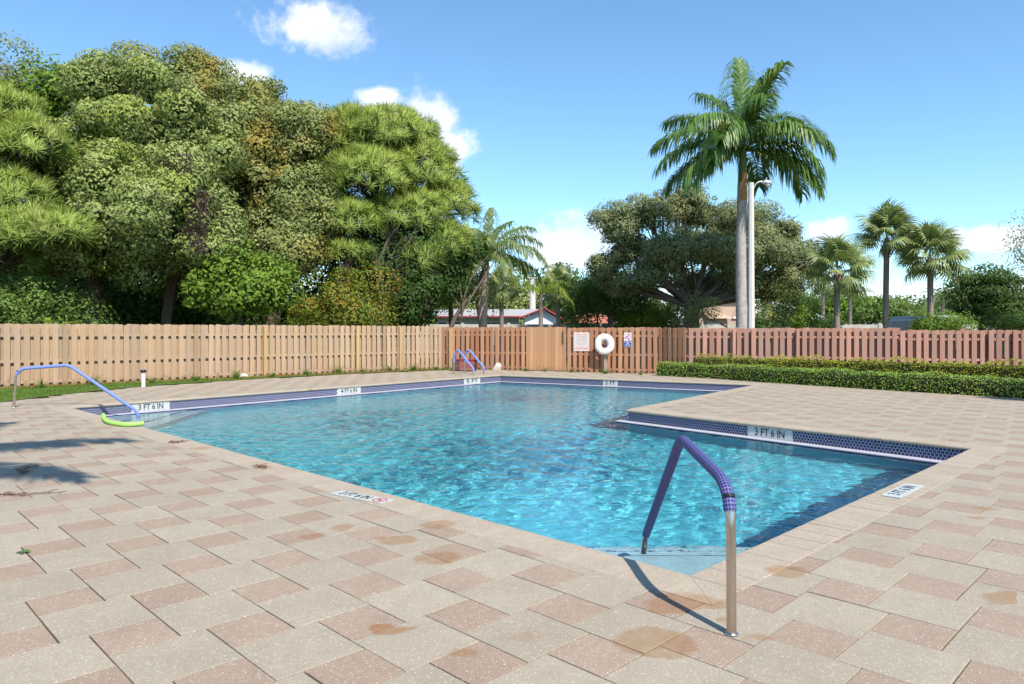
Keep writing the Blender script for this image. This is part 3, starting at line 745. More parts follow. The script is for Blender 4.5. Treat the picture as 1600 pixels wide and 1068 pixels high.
def handrail(name, path, z_cov0, z_cov1, label, cover, rad=0.0245, rc=0.0315, origin=(0, 0, 0), bend=0.24, grp=None):
    'path in local coordinates from the deck foot to the water; the cover spans path fractions given by arc length'
    root = empty(name, origin); tag(root, label, 'handrail', grp)
    P = bend_path(path, bend, 9); L = [0.0]
    for i in range(1, len(P)): L.append(L[-1]+(P[i]-P[i-1]).length)
    mb = MB(); mb.tube(P, rad, 14); mb.build('steel_tube', M['steel'], root)
    def cutp(s0, s1):
        out = []
        for i in range(len(P)-1):
            for k in range(5):
                s = L[i]+(L[i+1]-L[i])*k/5
                if s0 <= s <= s1: out.append(P[i]+(P[i+1]-P[i])*k/5)
        return out
    c = cutp(z_cov0, L[-1]-z_cov1); mb = MB(); mb.tube(c, [rc*(1+0.022*math.sin(k*1.7)+0.02*math.sin(k*0.53)) for k in range(len(c))], 18)
    cov = mb.build('grip_cover', cover, root)
    for q, e_ in ((c[2:6], 1), ):
        mb = MB(); mb.tube([c[0]+(c[1]-c[0]).normalized()*t_ for t_ in (0.07, 0.085)], rc*1.05, 18); mb.build('cover_tie', M['black'], cov)
    mb = MB(); mb.lathe([(rad*1.4, 0.0), (rad*1.4, 0.004), (rad*1.15, 0.008), (rad*1.02, 0.011)], (P[0].x, P[0].y, 0.004), 18); mb.build('base_collar', M['steel'], root)
    return root
f0 = gp(1143, 990)
handrail('pool_handrail', [(0, 0, 0), (0.005, 0.03, 0.73), (-0.014, 1.00, 0.835), (-0.035, 2.13, -0.13), (-0.040, 2.19, -0.34)], 0.60, 0.27,
         'steel handrail with dark blue net cover at the near pool corner', M['cover'], origin=(f0.x, f0.y, 0.0))
f1 = gp(21.5, 635.5)
handrail('pool_handrail', [(0, 0, 0), (0.05, 0.0, 0.77), (1.03, 0.12, 0.845), (2.26, 0.44, -0.14), (2.27, 0.45, -0.36)], 0.66, 0.10,
         'steel handrail with pale blue cover at the far left pool corner', M['cover_pale'], origin=(f1.x, f1.y, 0.0))
# ladder at the deep end
dD = (K[4]-K[5]).normalized(); # far-left side direction is K[4]->K[5]; pool side normal points right
la = gp(709, 583.4); lad = empty('pool_ladder', (la.x, la.y, 0)); tag(lad, 'steel pool ladder with two blue covered rails in the far corner', 'ladder')
w1 = gp(740.2, 595.5, WATER_Z); off2 = Vector((0.36, 0.50, 0))
dv = Vector((w1.x-la.x, w1.y-la.y, 0)); dv2 = dv+Vector((0, 0, 0))
for q in (0, 1):
    o_ = off2*q
    path = [o_, o_+Vector((0.01, 0, 0.62)), o_+dv*0.18+Vector((0, 0, 0.91)), o_+dv*0.98+Vector((0, 0, 0.22)), o_+dv+Vector((0, 0, -1.0))]
    P = bend_path(path, 0.15, 7); mb = MB(); mb.tube(P, 0.026, 10); rail_o = mb.build('rail', M['steel'], lad)
    P2 = bend_path([o_+Vector((0.006, 0, 0.42)), path[1], path[2], path[3], o_+dv*0.99+Vector((0, 0, 0.10))], 0.15, 7); mb = MB(); mb.tube(P2, 0.038, 12); mb.build('grip_cover', M['cover_pale'], rail_o)
for z in (-0.32, -0.58, -0.84):
    mb = MB(); a_ = dv+Vector((0, 0, z)); mb.bar(a_, a_+off2, 0.08, 0.03); mb.build('tread', M['steel'], lad)

# ---------------------------------------------------------------- small things round the pool
M['noodle'] = plain('green foam', (0.33, 0.60, 0.13), 0.8, 0.2, scale=30)
pts = [gp(161.5, 647.5, 0.045), gp(164, 654.5, 0.04), gp(174, 659.5, 0.038), gp(198, 662.2, 0.04), gp(224, 660.2, 0.045)]
nd = MB(); P = smooth_path(pts, 6); nd.tube(P, 0.036, 14, caps=False)
nd.tube(P, 0.011, 10, caps=False)
for e_ in (0, -1):
    t_ = (P[1]-P[0]).normalized() if e_ == 0 else (P[-1]-P[-2]).normalized(); ref = Vector((0, 0, 1)); u_ = ref.cross(t_).normalized(); v_ = t_.cross(u_)
    ring_ = [P[e_]+(u_*math.cos(2*math.pi*j/14)+v_*math.sin(2*math.pi*j/14))*r_ for r_ in (0.011, 0.036) for j in range(14)]
    nd.add(ring_, [(j, (j+1) % 14, 14+(j+1) % 14, 14+j) for j in range(14)])
tag(nd.build('pool_noodle', M['noodle']), 'short bent green foam noodle lying on the pool edge', 'pool noodle')
b0 = gp(224, 603.5); bol = empty('path_light', (b0.x, b0.y, 0)); tag(bol, 'white post light with black cap at the lawn edge', 'path light')
M['pipe'] = plain('grey white pipe', (0.62, 0.66, 0.66), 0.5); M['cap'] = plain('black plastic', (0.02, 0.02, 0.022), 0.5)
mb = MB(); mb.lathe([(0.052, 0), (0.052, 0.40)], n=14); mb.build('pipe', M['pipe'], bol); mb = MB(); mb.lathe([(0.05, 0.40), (0.075, 0.405), (0.08, 0.45), (0.06, 0.475), (0.0, 0.48)][:4], n=16); mb.build('cap', M['cap'], bol)
# low brown slatted crate behind the ladder
M['brown'] = wood('brown crate wood', (0.105, 0.030, 0.020), (0.14, 0.045, 0.028), (0.09, 0.028, 0.02)); M['red_panel'] = wood('faded red crate wood', (0.30, 0.07, 0.07), (0.36, 0.09, 0.085), (0.27, 0.075, 0.06))
cp = Vector((-1.82, 27.6, 0.0)); cr = empty('deck_box', cp, R(-20)); tag(cr, 'low red brown slatted box standing behind the pool ladder', 'deck box')
for k in range(4): mb = MB(); mb.box((-0.30, -0.20, 0.09+k*0.105), (0.30, 0.024, 0.095)); mb.build('slat', M['brown'], cr)
for k in range(4): mb = MB(); mb.box((0.16, -0.20, 0.09+k*0.105), (0.60, 0.024, 0.100)); mb.build('slat', M['red_panel'], cr)
mb = MB(); mb.box((0.0, 0.0, 0.255), (0.88, 0.37, 0.38)); mb.build('box_body', M['brown'], cr)
mb = MB(); mb.box((0.0, 0.0, 0.458), (0.94, 0.46, 0.02)); mb.build('lid', M['red_panel'], cr)
for sx_ in (-.4, .4):
    for sy_ in (-.15, .15): mb = MB(); mb.box((sx_, sy_, 0.033), (0.07, 0.07, 0.066)); mb.build('foot', M['grey_post'], cr)
# stones
M['stone'] = plain('pale stone', (0.55, 0.50, 0.44), 0.9, 0.2, var=0.25, scale=9)
def rock(name, c, r, label, seed):
    rr = random.Random(seed); bm = bmesh.new()
    for k in range(22):
        u = Vector((rr.gauss(0, 1), rr.gauss(0, 1), rr.gauss(0, 1))).normalized()*rr.uniform(.75, 1.0); t_ = max(0, u.z)
        bm.verts.new((u.x*r[0]*(1-.45*t_), u.y*r[1]*(1-.4*t_), u.z*r[2]))
    bmesh.ops.convex_hull(bm, input=bm.verts[:])
    for v in [v for v in bm.verts if not v.link_faces]: bm.verts.remove(v)
    bmesh.ops.subdivide_edges(bm, edges=bm.edges[:], cuts=1, use_grid_fill=True)
    for v in bm.verts: v.co *= 1+rr.uniform(-.035, .035)
    me = bpy.data.meshes.new(name); bm.to_mesh(me); bm.free(); me.materials.append(M['stone'])
    o = link(name, me, None, (c[0], c[1], r[2]*0.45)); return tag(o, label, 'rock')
q = gp(779, 577); rock('rock', (q.x, q.y), (0.30, 0.22, 0.26), 'pale pointed rock at the foot of the peach fence', 3)
q = gp(379, 588.5); rock('rock', (q.x, q.y), (0.28, 0.2, 0.12), 'low pale rock on the grass strip by the tan fence', 4)
q = gp(619, 576.5); rock('rock', (q.x, q.y), (0.26, 0.2, 0.10), 'flat pale rock beside a yellow fence post', 5)
# dry twigs and a leaf blown onto the deck
M['dry'] = plain('dry brown twig', (0.17, 0.085, 0.05), 0.9); M['leaf_one'] = plain('green leaf', (0.07, 0.15, 0.03), 0.6)
def twig(c, ln, ang, label, seed):
    rr = random.Random(seed); mb = MB(); d = Vector((math.cos(ang), math.sin(ang), 0)); s_ = Vector((-d.y, d.x, 0)); P = [d*(ln*(k/9-.5))+s_*(0.03*math.sin(k*1.1))+Vector((0, 0, .008+.004*(k % 2))) for k in range(10)]
    mb.tube(P, [0.006-0.0004*k for k in range(10)], 5)
    for k in range(26):
        p_ = P[rr.randrange(1, 10)]; e_ = (d*rr.uniform(-.3, 1)+s_*rr.uniform(-1, 1)).normalized()*rr.uniform(.03, .11); mb.tube([p_, p_+e_*.5+Vector((0, 0, .012)), p_+e_+Vector((0, 0, rr.uniform(-.004, .012)))], [.004, .0035, .002], 4)
    o = mb.build('dry_twig', M['dry'], None, (c.x, c.y, 0.004)); tag(o, label, 'twig')
twig(gp(38, 735), 0.50, R(-62), 'dry brown palm twig lying in the frond shadow', 1)
twig(gp(44, 773), 0.55, R(15), 'dry brown palm twig lying on sunlit pavers before the frond shadow', 2)
twig(gp(275, 691), 0.20, R(30), 'small brown seed twig near the pool coping', 3)
twig(gp(408, 730), 0.22, R(-45), 'small reddish seed twig on the front coping', 4)
mb = MB()
for k in range(5):
    a_ = k*1.25; e_ = Vector((math.cos(a_), math.sin(a_), 0)); n_ = Vector((-e_.y, e_.x, 0)); L_ = 0.05
    mb.add([Vector((0, 0, .006)), e_*L_*.5+n_*.016+Vector((0, 0, .018)), e_*L_+Vector((0, 0, .008)), e_*L_*.5-n_*.016+Vector((0, 0, .014))], [(0, 1, 2, 3)])
q = gp(37, 863); tag(mb.build('leaf_sprig', M['leaf_one'], None, (q.x, q.y, 0.0)), 'small green leaf sprig in a paver joint', 'leaf')

# ---------------------------------------------------------------- foliage helpers
def unit(n, r=rng):
    v = r.normal(size=(n, 3)); return v/np.linalg.norm(v, axis=1, keepdims=True)
def nz(v): return v/np.maximum(1e-9, np.linalg.norm(v, axis=1, keepdims=True))
def leaf_quads(P, L, W, droop=0.0, up=0.8, out=None, spread=0.72, soft=None):
    'one four-cornered leaf per point; its face looks roughly along out. With soft, also the corner normals, rounded towards out'
    n = len(P); N_ = unit(n)*spread+np.array([0, 0, 0.25*up])
    if out is not None: N_ = N_+out
    N_ = nz(N_); d = nz(np.cross(N_, unit(n))+np.array([0, 0, -droop])); s = nz(np.cross(N_, d))
    Ls = (L*rng.uniform(0.65, 1.3, n))[:, None]; Ws = (W*rng.uniform(0.7, 1.25, n))[:, None]
    V = np.stack([P-d*Ls*0.5, P-s*Ws/2, P+d*Ls*0.5, P+s*Ws/2], 1)
    if soft is None: return V
    return V, np.repeat(nz(out+N_*soft), 4, 0)
def quads_mesh(name, Vs, mat, normals=None):
    V = np.concatenate([v.reshape(-1, 3) for v in Vs]); me = np_mesh(name, V, np.arange(len(V)).reshape(-1, 4), mat, normals is not None)
    if normals is not None: me.normals_split_custom_set_from_vertices(np.ascontiguousarray(normals, np.float32))
    return me
def crown_points(clumps, n_sub, n_leaf, sr, shell=0.72, flat=0.8, wisps=0.12):
    'leaf positions and outward directions: leafy lobes of many sizes crowd the skin of every clump'
    out, dirs = [], []
    vol = [c[1][0]*c[1][1]*c[1][2] for c in clumps]; tot = sum(v**(2/3) for v in vol)
    for (c, r), v in zip(clumps, vol):
        m = max(6, int(n_sub*v**(2/3)/tot)); u = unit(m); rad = rng.uniform(shell**3, 1.0, m)**(1/3)*rng.uniform(0.80, 1.12, m)
        wisp = rng.random(m) < wisps; rad = np.where(wisp, rng.uniform(1.05, 1.32, m), rad)
        ctr = np.array(c)+u*rad[:, None]*np.array(r); size = sr*np.exp(rng.normal(0, 0.42, m))*np.where(wisp, 0.6, 1.0)
        k = np.maximum(5, (n_leaf*(size/sr)**2*rng.uniform(0.55, 1.3, m)).astype(int)); rep = np.repeat(np.arange(m), k)
        g = unit(len(rep)); g = nz(g+u[rep]*0.45+np.array([0, 0, 0.25])); rr_ = rng.uniform(0.5, 1.12, len(rep))**0.6
        out.append(ctr[rep]+g*np.array([1, 1, flat])*(rr_*size[rep])[:, None]*0.85+rng.normal(size=(len(rep), 3))*0.06*sr); dirs.append(g)
    return np.concatenate(out), np.concatenate(dirs)
def lumps(cl, k=6, f=0.44):
    'break each big clump into smaller uneven ones with gaps between'
    out = []
    for c, r in cl:
        c, r = np.array(c), np.array(r); out.append((c, r*0.62))
        for u in unit(k): out.append((c+u*r*rng.uniform(0.45, 0.68), r*f*rng.uniform(0.7, 1.25)*np.array([1, 1, 0.85])))
    return out
def leaf_mat(name, cols, patch=None, gloss=0.14, trans=0.28, rough=0.55, pscale=0.45):
    m = Mat(name, rough, gloss); f = m.rng(m.island(), 0.0, 1.0, 0.22, 0.80, False)
    c = m.ramp(f, *cols)
    if patch: c = m.mix(m.rng(m.noise(pscale, 4, 0.6), 0.50, 0.64, 0, 0.75), c, m.ramp(f, *patch))
    c = m.mix(m.rng(m.noise(1.1, 3, 0.6), 0.32, 0.70, 0.0, 0.5), c, tuple(0.75*x for x in cols[0]))
    c = m.mix(m.rng(m.noise(0.7, 3, 0.6, m.map(m.pos(), (1, 1, 1), (.4, .3, .9))), 0.52, 0.72, 0.0, 0.45), c, tuple(min(.5, 1.25*x) for x in cols[-1]))
    m.col(c)
    tr = m.N('ShaderNodeBsdfTranslucent'); m.l.new(m.mix(0.5, c, (0.30, 0.36, 0.06)), tr.inputs['Color'])
    mx = m.N('ShaderNodeMixShader'); mx.inputs[0].default_value = trans
    m.l.new(m.b.outputs[0], mx.inputs[1]); m.l.new(tr.outputs[0], mx.inputs[2]); m.l.new(mx.outputs[0], m.out.inputs['Surface'])
    return m.done()
M['bark'] = plain('grey brown bark', (0.135, 0.105, 0.085), 0.95, 0.1, var=0.45, scale=9)
M['bark_pale'] = plain('pale bark', (0.30, 0.25, 0.20), 0.95, 0.1, var=0.4, scale=11)
M['olive'] = leaf_mat('olive leaves', [(0.149, 0.196, 0.055), (0.252, 0.315, 0.090), (0.366, 0.428, 0.145), (0.446, 0.498, 0.200)], [(0.241, 0.320, 0.050), (0.355, 0.428, 0.070), (0.423, 0.439, 0.100)])
M['olive_brown'] = leaf_mat('olive leaves with russet tips', [(0.140, 0.176, 0.055), (0.227, 0.275, 0.080), (0.324, 0.363, 0.130), (0.389, 0.407, 0.170)], [(0.281, 0.242, 0.055), (0.410, 0.286, 0.060), (0.475, 0.286, 0.065)])
M['oak'] = leaf_mat('grey green oak leaves', [(0.139, 0.179, 0.080), (0.224, 0.269, 0.121), (0.317, 0.359, 0.181), (0.383, 0.407, 0.222)], [(0.238, 0.248, 0.108), (0.330, 0.304, 0.142), (0.356, 0.345, 0.175)])
M['green'] = leaf_mat('mid green leaves', [(0.075, 0.140, 0.029), (0.124, 0.207, 0.044), (0.182, 0.274, 0.065)])
M['bright'] = leaf_mat('bright green leaves', [(0.105, 0.187, 0.024), (0.161, 0.264, 0.033), (0.217, 0.318, 0.050)])
M['lime'] = leaf_mat('yellow green leaves', [(0.13, 0.20, 0.02), (0.20, 0.27, 0.03), (0.25, 0.31, 0.05)])
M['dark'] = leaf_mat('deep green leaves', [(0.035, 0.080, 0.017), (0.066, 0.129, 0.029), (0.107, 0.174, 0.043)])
M['croton'] = leaf_mat('croton leaves', [(0.079, 0.145, 0.020), (0.132, 0.218, 0.030), (0.290, 0.242, 0.040), (0.449, 0.121, 0.030)])
M['pine'] = leaf_mat('pine needles', [(0.19, 0.29, 0.05), (0.28, 0.39, 0.075), (0.36, 0.46, 0.12), (0.42, 0.49, 0.17)], [(0.25, 0.32, 0.045), (0.35, 0.42, 0.08), (0.41, 0.45, 0.1)], trans=0.3)
M['palm'] = leaf_mat('palm leaflets', [(0.045, 0.114, 0.021), (0.085, 0.183, 0.032), (0.149, 0.269, 0.046), (0.244, 0.325, 0.066)], gloss=0.45, rough=0.42)
M['palm_pale'] = leaf_mat('pale palm leaflets', [(0.090, 0.150, 0.044), (0.143, 0.210, 0.062), (0.226, 0.284, 0.083), (0.300, 0.316, 0.110)], gloss=0.4, rough=0.45)
M['sabal'] = leaf_mat('fan palm leaves', [(0.134, 0.204, 0.084), (0.221, 0.289, 0.109), (0.342, 0.397, 0.132), (0.486, 0.470, 0.155)], gloss=0.45, rough=0.42)
M['hedge'] = leaf_mat('clipped hedge leaves', [(0.146, 0.271, 0.040), (0.257, 0.442, 0.059), (0.404, 0.600, 0.099)], [(0.257, 0.348, 0.059), (0.418, 0.475, 0.079), (0.515, 0.475, 0.099)], gloss=0.35, pscale=1.2)
M['gold_hedge'] = leaf_mat('golden hedge leaves', [(0.238, 0.290, 0.025), (0.472, 0.452, 0.037), (0.600, 0.580, 0.062)], [(0.182, 0.253, 0.025), (0.310, 0.343, 0.037), (0.544, 0.470, 0.050)], pscale=1.5)
M['vine'] = leaf_mat('purple brown vines', [(0.055, 0.03, 0.04), (0.10, 0.055, 0.06), (0.14, 0.08, 0.075)])
M['grass'] = leaf_mat('grass blades', [(0.076, 0.143, 0.021), (0.126, 0.227, 0.031), (0.185, 0.286, 0.049)])
def ringed(name, a, b, k):
    m = Mat(name, 0.9, 0.15); s = m.N('ShaderNodeSeparateXYZ'); m.l.new(m.pos(), s.inputs[0])
    z = m.math('ADD', m.math('MULTIPLY', s.outputs[2], k), m.math('MULTIPLY', m.noise(2.0, 3), 1.4)); f = m.math('FRACT', z)
    c = m.mix(m.rng(m.noise(5, 5, 0.6), 0.35, 0.7), a, b); c = m.mix(m.rng(f, 0.14, 0.0, 0, 0.55), c, tuple(x*0.45 for x in a))
    c = m.mix(m.rng(m.noise(1.2, 4, 0.6, m.map(m.pos(), (3, 3, .5))), 0.5, 0.7, 0, .5), c, tuple(x*.6 for x in a)); m.col(c); m.bump(f, .4, .02); return m.done()
M['palm_trunk'] = ringed('ringed palm trunk', (0.36, 0.315, 0.285), (0.46, 0.42, 0.39), 5.5)
M['sabal_trunk'] = plain('dark palm trunk', (0.24, 0.19, 0.165), 0.95, 0.1, var=0.45, scale=10)
def limb(mb, a, b, r0, r1, bend=0.25, seed=0, n=7, sides=8):
    rr = random.Random(seed); a, b = Vector(a), Vector(b); L = (b-a).length
    s1 = Vector((rr.uniform(-1, 1), rr.uniform(-1, 1), rr.uniform(-.2, .6)))*bend*L
    P = [a.lerp(b, t)+s1*math.sin(math.pi*t)*(0.6+0.4*math.sin(3*t+seed)) for t in np.linspace(0, 1, n)]
    mb.tube(P, [r0+(r1-r0)*k/(n-1) for k in range(n)], sides); return P
def tree(name, label, base, clumps, mat, n_sub, n_leaf, sr, L, W, cat='tree', group=None, trunk_r=0.25, fork=0.35, bark='bark', droop=0.1, up=0.8, shell=0.72, lean=(0, 0), flat=0.75, twig=True, z0=-0.1, limb_r=0.34, split=0):
    'tapered trunk, a limb to every clump with side twigs, and a crown of leaves'
    root = empty(name, (base[0], base[1], 0)); tag(root, label, cat, group); B = Vector((base[0], base[1], 0))
    cl = [(np.array(ap(*c[:3]))-np.array(B), (c[3]*c[2]/FPX, c[3]*c[2]/FPX*0.9, c[4]*c[2]/FPX)) if len(c) == 5 else (np.array(c[0])-np.array(B), c[1]) for c in clumps]
    zlow = min(c[0][2]-c[1][2] for c in cl); zf = max(0.4, zlow*1.0+0.2)*fork/0.35
    mb = MB(); top = Vector((lean[0], lean[1], zf))
    mb.tube([(0, 0, z0), (lean[0]*.1, lean[1]*.1, 0.25), tuple(top*0.55+Vector((0.05, 0, 0))), tuple(top)], [trunk_r*1.35, trunk_r*1.05, trunk_r*0.92, trunk_r*0.85], 10)
    for k, (c, r) in enumerate(cl):
        P = limb(mb, top-Vector((0, 0, 0.1)), Vector(c)+Vector((0, 0, -r[2]*0.2)), trunk_r*0.62*min(1, math.sqrt(5/len(cl))), trunk_r*limb_r*0.4, 0.12, k*7+len(cl))
        if twig:
            rr = random.Random(k)
            for q in range(5):
                p = P[rr.randrange(2, len(P))]; e_ = Vector(c)+Vector((rr.uniform(-1, 1)*r[0], rr.uniform(-1, 1)*r[1], rr.uniform(-.6, 1)*r[2]))*0.85
                limb(mb, p, e_, trunk_r*0.2, 0.012, 0.15, k*31+q, 5, 5)
    mb.build('trunk', M[bark], root)
    lc = lumps(cl, split) if split else cl
    P, D = crown_points(lc, n_sub, n_leaf, sr, shell, flat)
    V_, N_ = leaf_quads(P, L, W, droop, up, D, soft=0.45); Vc, Nc = [V_], [N_]
    if split:       # denser foliage deep inside every clump
        P, D = crown_points([(c, r*0.66) for c, r in lc], n_sub, 9, sr*0.4, 0.3, flat, 0.0); V_, N_ = leaf_quads(P, L*2.2, W*2.6, droop, up, D, soft=0.45); Vc.append(V_); Nc.append(N_)
    link('crown', quads_mesh('crown', Vc, M[mat], np.concatenate(Nc)), root)
    return root
def needle_tufts(ctrs, dirs, n, L, W):
    m = len(ctrs); rep = np.repeat(np.arange(m), n); d = nz(unit(m*n)*0.95+dirs[rep]*0.85+np.array([0, 0, 0.06]))
    s = nz(np.cross(d, unit(m*n))); s = np.where((np.cross(s, d)*dirs[rep]).sum(1, keepdims=True) < 0, -s, s); Ls = (L*rng.uniform(0.75, 1.2, m*n))[:, None]; p = ctrs[rep]+d*0.02
    return np.stack([p-s*W*0.35, p+s*W*0.35, p+d*Ls*0.62+s*W*0.5+np.array([0, 0, -0.02]), p+d*Ls+np.array([0, 0, -0.06])*Ls], 1), np.repeat(nz(dirs[rep]+d*0.5), 4, 0)
def pine(label, base, top, clumps, n_tuft, trunk_r, L=0.36, seed=1, lean=(0, 0)):
    root = empty('pine_tree', (base[0], base[1], 0)); tag(root, label, 'tree'); B = np.array((base[0], base[1], 0)); mb = MB()
    tp = Vector(top)-Vector(B); mb.tube([(0, 0, -.1), tuple(tp*0.35+Vector((.25, 0, 0))), tuple(tp*0.7), tuple(tp)], [trunk_r*1.25, trunk_r, trunk_r*.7, trunk_r*.25], 10)
    cl = [(np.array(ap(*c[:3]))-B, np.array((c[3]*c[2]/FPX, c[3]*c[2]/FPX*0.85, c[4]*c[2]/FPX))) for c in clumps]
    tot = sum((c[1].prod())**(2/3) for c in cl); Vs = []
    for k, (c, r) in enumerate(cl):
        z = max(0.25, min(0.92, (c[2]-r[2]*1.2)/tp.z)); P = limb(mb, tp*z, Vector(c), trunk_r*0.42, 0.03, 0.10, k+seed, 6)
        m = max(5, int(n_tuft*(r.prod())**(2/3)/tot)); u = unit(m); u[:, 2] = np.where(u[:, 2] < -0.35, -u[:, 2], u[:, 2]); u[:, 1] -= 0.25; u = nz(u)
        rad = rng.uniform(0.62, 1.06, m)[:, None]; ctr = c+u*rad*r*1.13
        for q in range(0, m, 3): limb(mb, P[min(len(P)-1, 2+q % 4)], Vector(ctr[q]), 0.03, 0.012, 0.08, q, 4, 4)
        Vs.append(needle_tufts(ctr, nz(u+np.array([0, 0, .45])), 46, L, 0.030))
    mb.build('trunk', M['bark'], root); link('needles', quads_mesh('needles', [v for v, _ in Vs], M['pine'], np.concatenate([n_ for _, n_ in Vs])), root); return root
def pinnate(az, el, length, curve, nl, ll, droop=0.9, lw=0.045, sweep=0.5, petiole=0.12, twist=0.0):
    'feather frond from the origin: arching rachis and hanging leaflets. Returns quads'
    n = 26; s = np.linspace(0, 1, n); e = R(el)-R(curve)*s**1.25; ds = length/(n-1); h = np.array([math.cos(az), math.sin(az), 0])
    T = np.cos(e)[:, None]*h+np.sin(e)[:, None]*np.array([0, 0, 1]); P = np.cumsum(T*ds, 0)-T[0]*ds
    side = np.array([-math.sin(az), math.cos(az), 0]); out = []
    r = 0.030*(1-s*0.85)*max(1.0, length/3.0)
    for k in range(n-1):     # rachis: a flat strip plus an upright one
        for ax in (side, np.cross(T[k], side)):
            out.append([P[k]-ax*r[k], P[k]+ax*r[k], P[k+1]+ax*r[k+1], P[k+1]-ax*r[k+1]])
    for q in range(nl):
        t = petiole+(1-petiole)*(q+0.5)/nl; i = t*(n-1); k = min(n-2, int(i)); f = i-k; p = P[k]*(1-f)+P[k+1]*f; tn = T[k]
        prof = min(1.0, 0.45+2.2*(t-petiole))*(1.0-0.55*max(0, (t-0.55)/0.45)**1.5)
        for sg in (-1, 1):
            L_ = ll*prof*rng.uniform(0.8, 1.12); upn = np.cross(side, tn)*-1
            upn = upn if upn[2] > 0 else -upn
            d = tn*(sweep+0.5*t)+side*sg*rng.uniform(.75, 1.0)+upn*rng.uniform(-.15, .45)+rng.normal(size=3)*0.09; d /= np.linalg.norm(d)
            d2 = d+np.array([0, 0, -droop*rng.uniform(.7, 1.35)]); d2 /= np.linalg.norm(d2); d3 = d2+np.array([0, 0, -droop]); d3 /= np.linalg.norm(d3)
            w_ = np.cross(d, upn+0.3*side*sg); w_ = w_/max(1e-6, np.linalg.norm(w_))*lw/2
            a, b, c = p+d*L_*0.34, p+d*L_*0.34+d2*L_*0.36, p+d*L_*0.34+d2*L_*0.36+d3*L_*0.3
            out.append([p-w_*0.5, p+w_*0.5, a+w_, a-w_]); out.append([a-w_, a+w_, b+w_*.7, b-w_*.7]); out.append([b-w_*.7, b+w_*.7, c+w_*.1, c-w_*.1])
    return np.array(out)
def feather_palm(name, label, base, trunk_pts, radii, crown_at, fronds, mat, ll=0.75, lw=0.05, nl=42, droop=0.9, trunk_mat='palm_trunk', shaft=None, group=None, cat='palm tree'):
    root = empty(name, (base[0], base[1], 0)); tag(root, label, cat, group)
    if trunk_pts: mb = MB(); mb.tube(smooth_path(trunk_pts, 5), list(np.interp(np.linspace(0, 1, (len(trunk_pts)-1)*5+1), np.linspace(0, 1, len(radii)), radii)), 14); mb.build('trunk', M[trunk_mat], root)
    if shaft: mb = MB(); mb.tube(shaft[0], shaft[1], 12); mb.build('crown_shaft', M[shaft[2]], root)
    for az, el, ln, cv in fronds:
        Q = pinnate(R(az), el, ln, cv, nl, ll*ln/4.0+ll*0.2, droop, lw)
        link('frond', quads_mesh('frond', [Q], M[mat]), root, crown_at)
    return root
def fan_leaf(n=30, rad=0.95, pet=0.9, fold=0.5):
    'costapalmate fan on a stalk, pointing along +x from the origin'
    out = []; w_ = 0.018
    P = [np.array([pet*t, 0, 0.12*math.sin(t*1.6)]) for t in np.linspace(0, 1, 5)]
    for k in range(4): out.append([P[k]+[0, -w_, 0], P[k]+[0, w_, 0], P[k+1]+[0, w_, 0], P[k+1]+[0, -w_, 0]])
    hub = P[-1]
    for k in range(n):
        a = (k/(n-1)-0.5)*R(265); L_ = rad*(1-0.22*abs(k/(n-1)-0.5)*2)*rng.uniform(.9, 1.08)
        d = np.array([math.cos(a), math.sin(a)*0.92, -0.12-0.35*fold*abs(math.sin(a))]); d /= np.linalg.norm(d); s = np.array([-math.sin(a), math.cos(a), 0])*0.036
        m_ = hub+d*L_*0.55; d2 = d+np.array([0, 0, -rng.uniform(.45, 1.1)]); d2 /= np.linalg.norm(d2); m2 = m_+d2*L_*0.28; t_ = m2+(d2+np.array([0, 0, -.6]))*L_*0.17
        out.append([hub-s*.15, hub+s*.15, m_+s, m_-s]); out.append([m_-s, m_+s, m2+s*.6, m2-s*.6]); out.append([m2-s*.6, m2+s*.6, t_+s*.08, t_-s*.08])
    return np.array(out)
FANS = [quads_mesh('fan_leaf', [fan_leaf(fold=f_)], M['sabal']) for f_ in (0.2, 0.6, 1.0, 1.4)]
def fan_palm(label, base, top, tr, n=26, size=1.0, group=None, seed=0, el_rng=(-50, 85), dead=5):
    rr = random.Random(seed); root = empty('fan_palm', (base[0], base[1], 0)); tag(root, label, 'palm tree', group)
    T = Vector((top[0]-base[0], top[1]-base[1], top[2])); bend = Vector((rr.uniform(-.12, .12), 0, 0))
    mb = MB(); P = smooth_path([(0, 0, -.1), tuple(T*0.35+bend), tuple(T*0.75+bend*.6), tuple(T*1.02)], 6); mb.tube(P, list(np.interp(np.linspace(0, 1, len(P)), [0, .1, .8, .92, 1], [tr*1.2, tr, tr*.95, tr*1.35, tr*.8])), 12)
    for k in range(26):      # old leaf boots under the crown
        a_ = k*2.4; z = T.z*0.86+0.04*k*T.z/10; q = T*(z/T.z)+Vector((math.cos(a_)*tr, math.sin(a_)*tr, 0)); mb.bar(q, q+Vector((math.cos(a_)*.16, math.sin(a_)*.16, .24)), 0.07, 0.02)
    mb.build('trunk', M['sabal_trunk'], root)
    for k in range(n):
        u = (k+.5)/n; el = R(el_rng[0]+(el_rng[1]-el_rng[0])*u**0.8+rr.uniform(-8, 8)); az = k*2.39996+rr.uniform(-.3, .3)
        o = link('fan_leaf', rr.choice(FANS), root, T+Vector((0, 0, 0.1*u))); s = size*rr.uniform(.85, 1.12); o.scale = (s, s, s)
        o.rotation_euler = (rr.uniform(-.5, .5), -el, az)
    return root

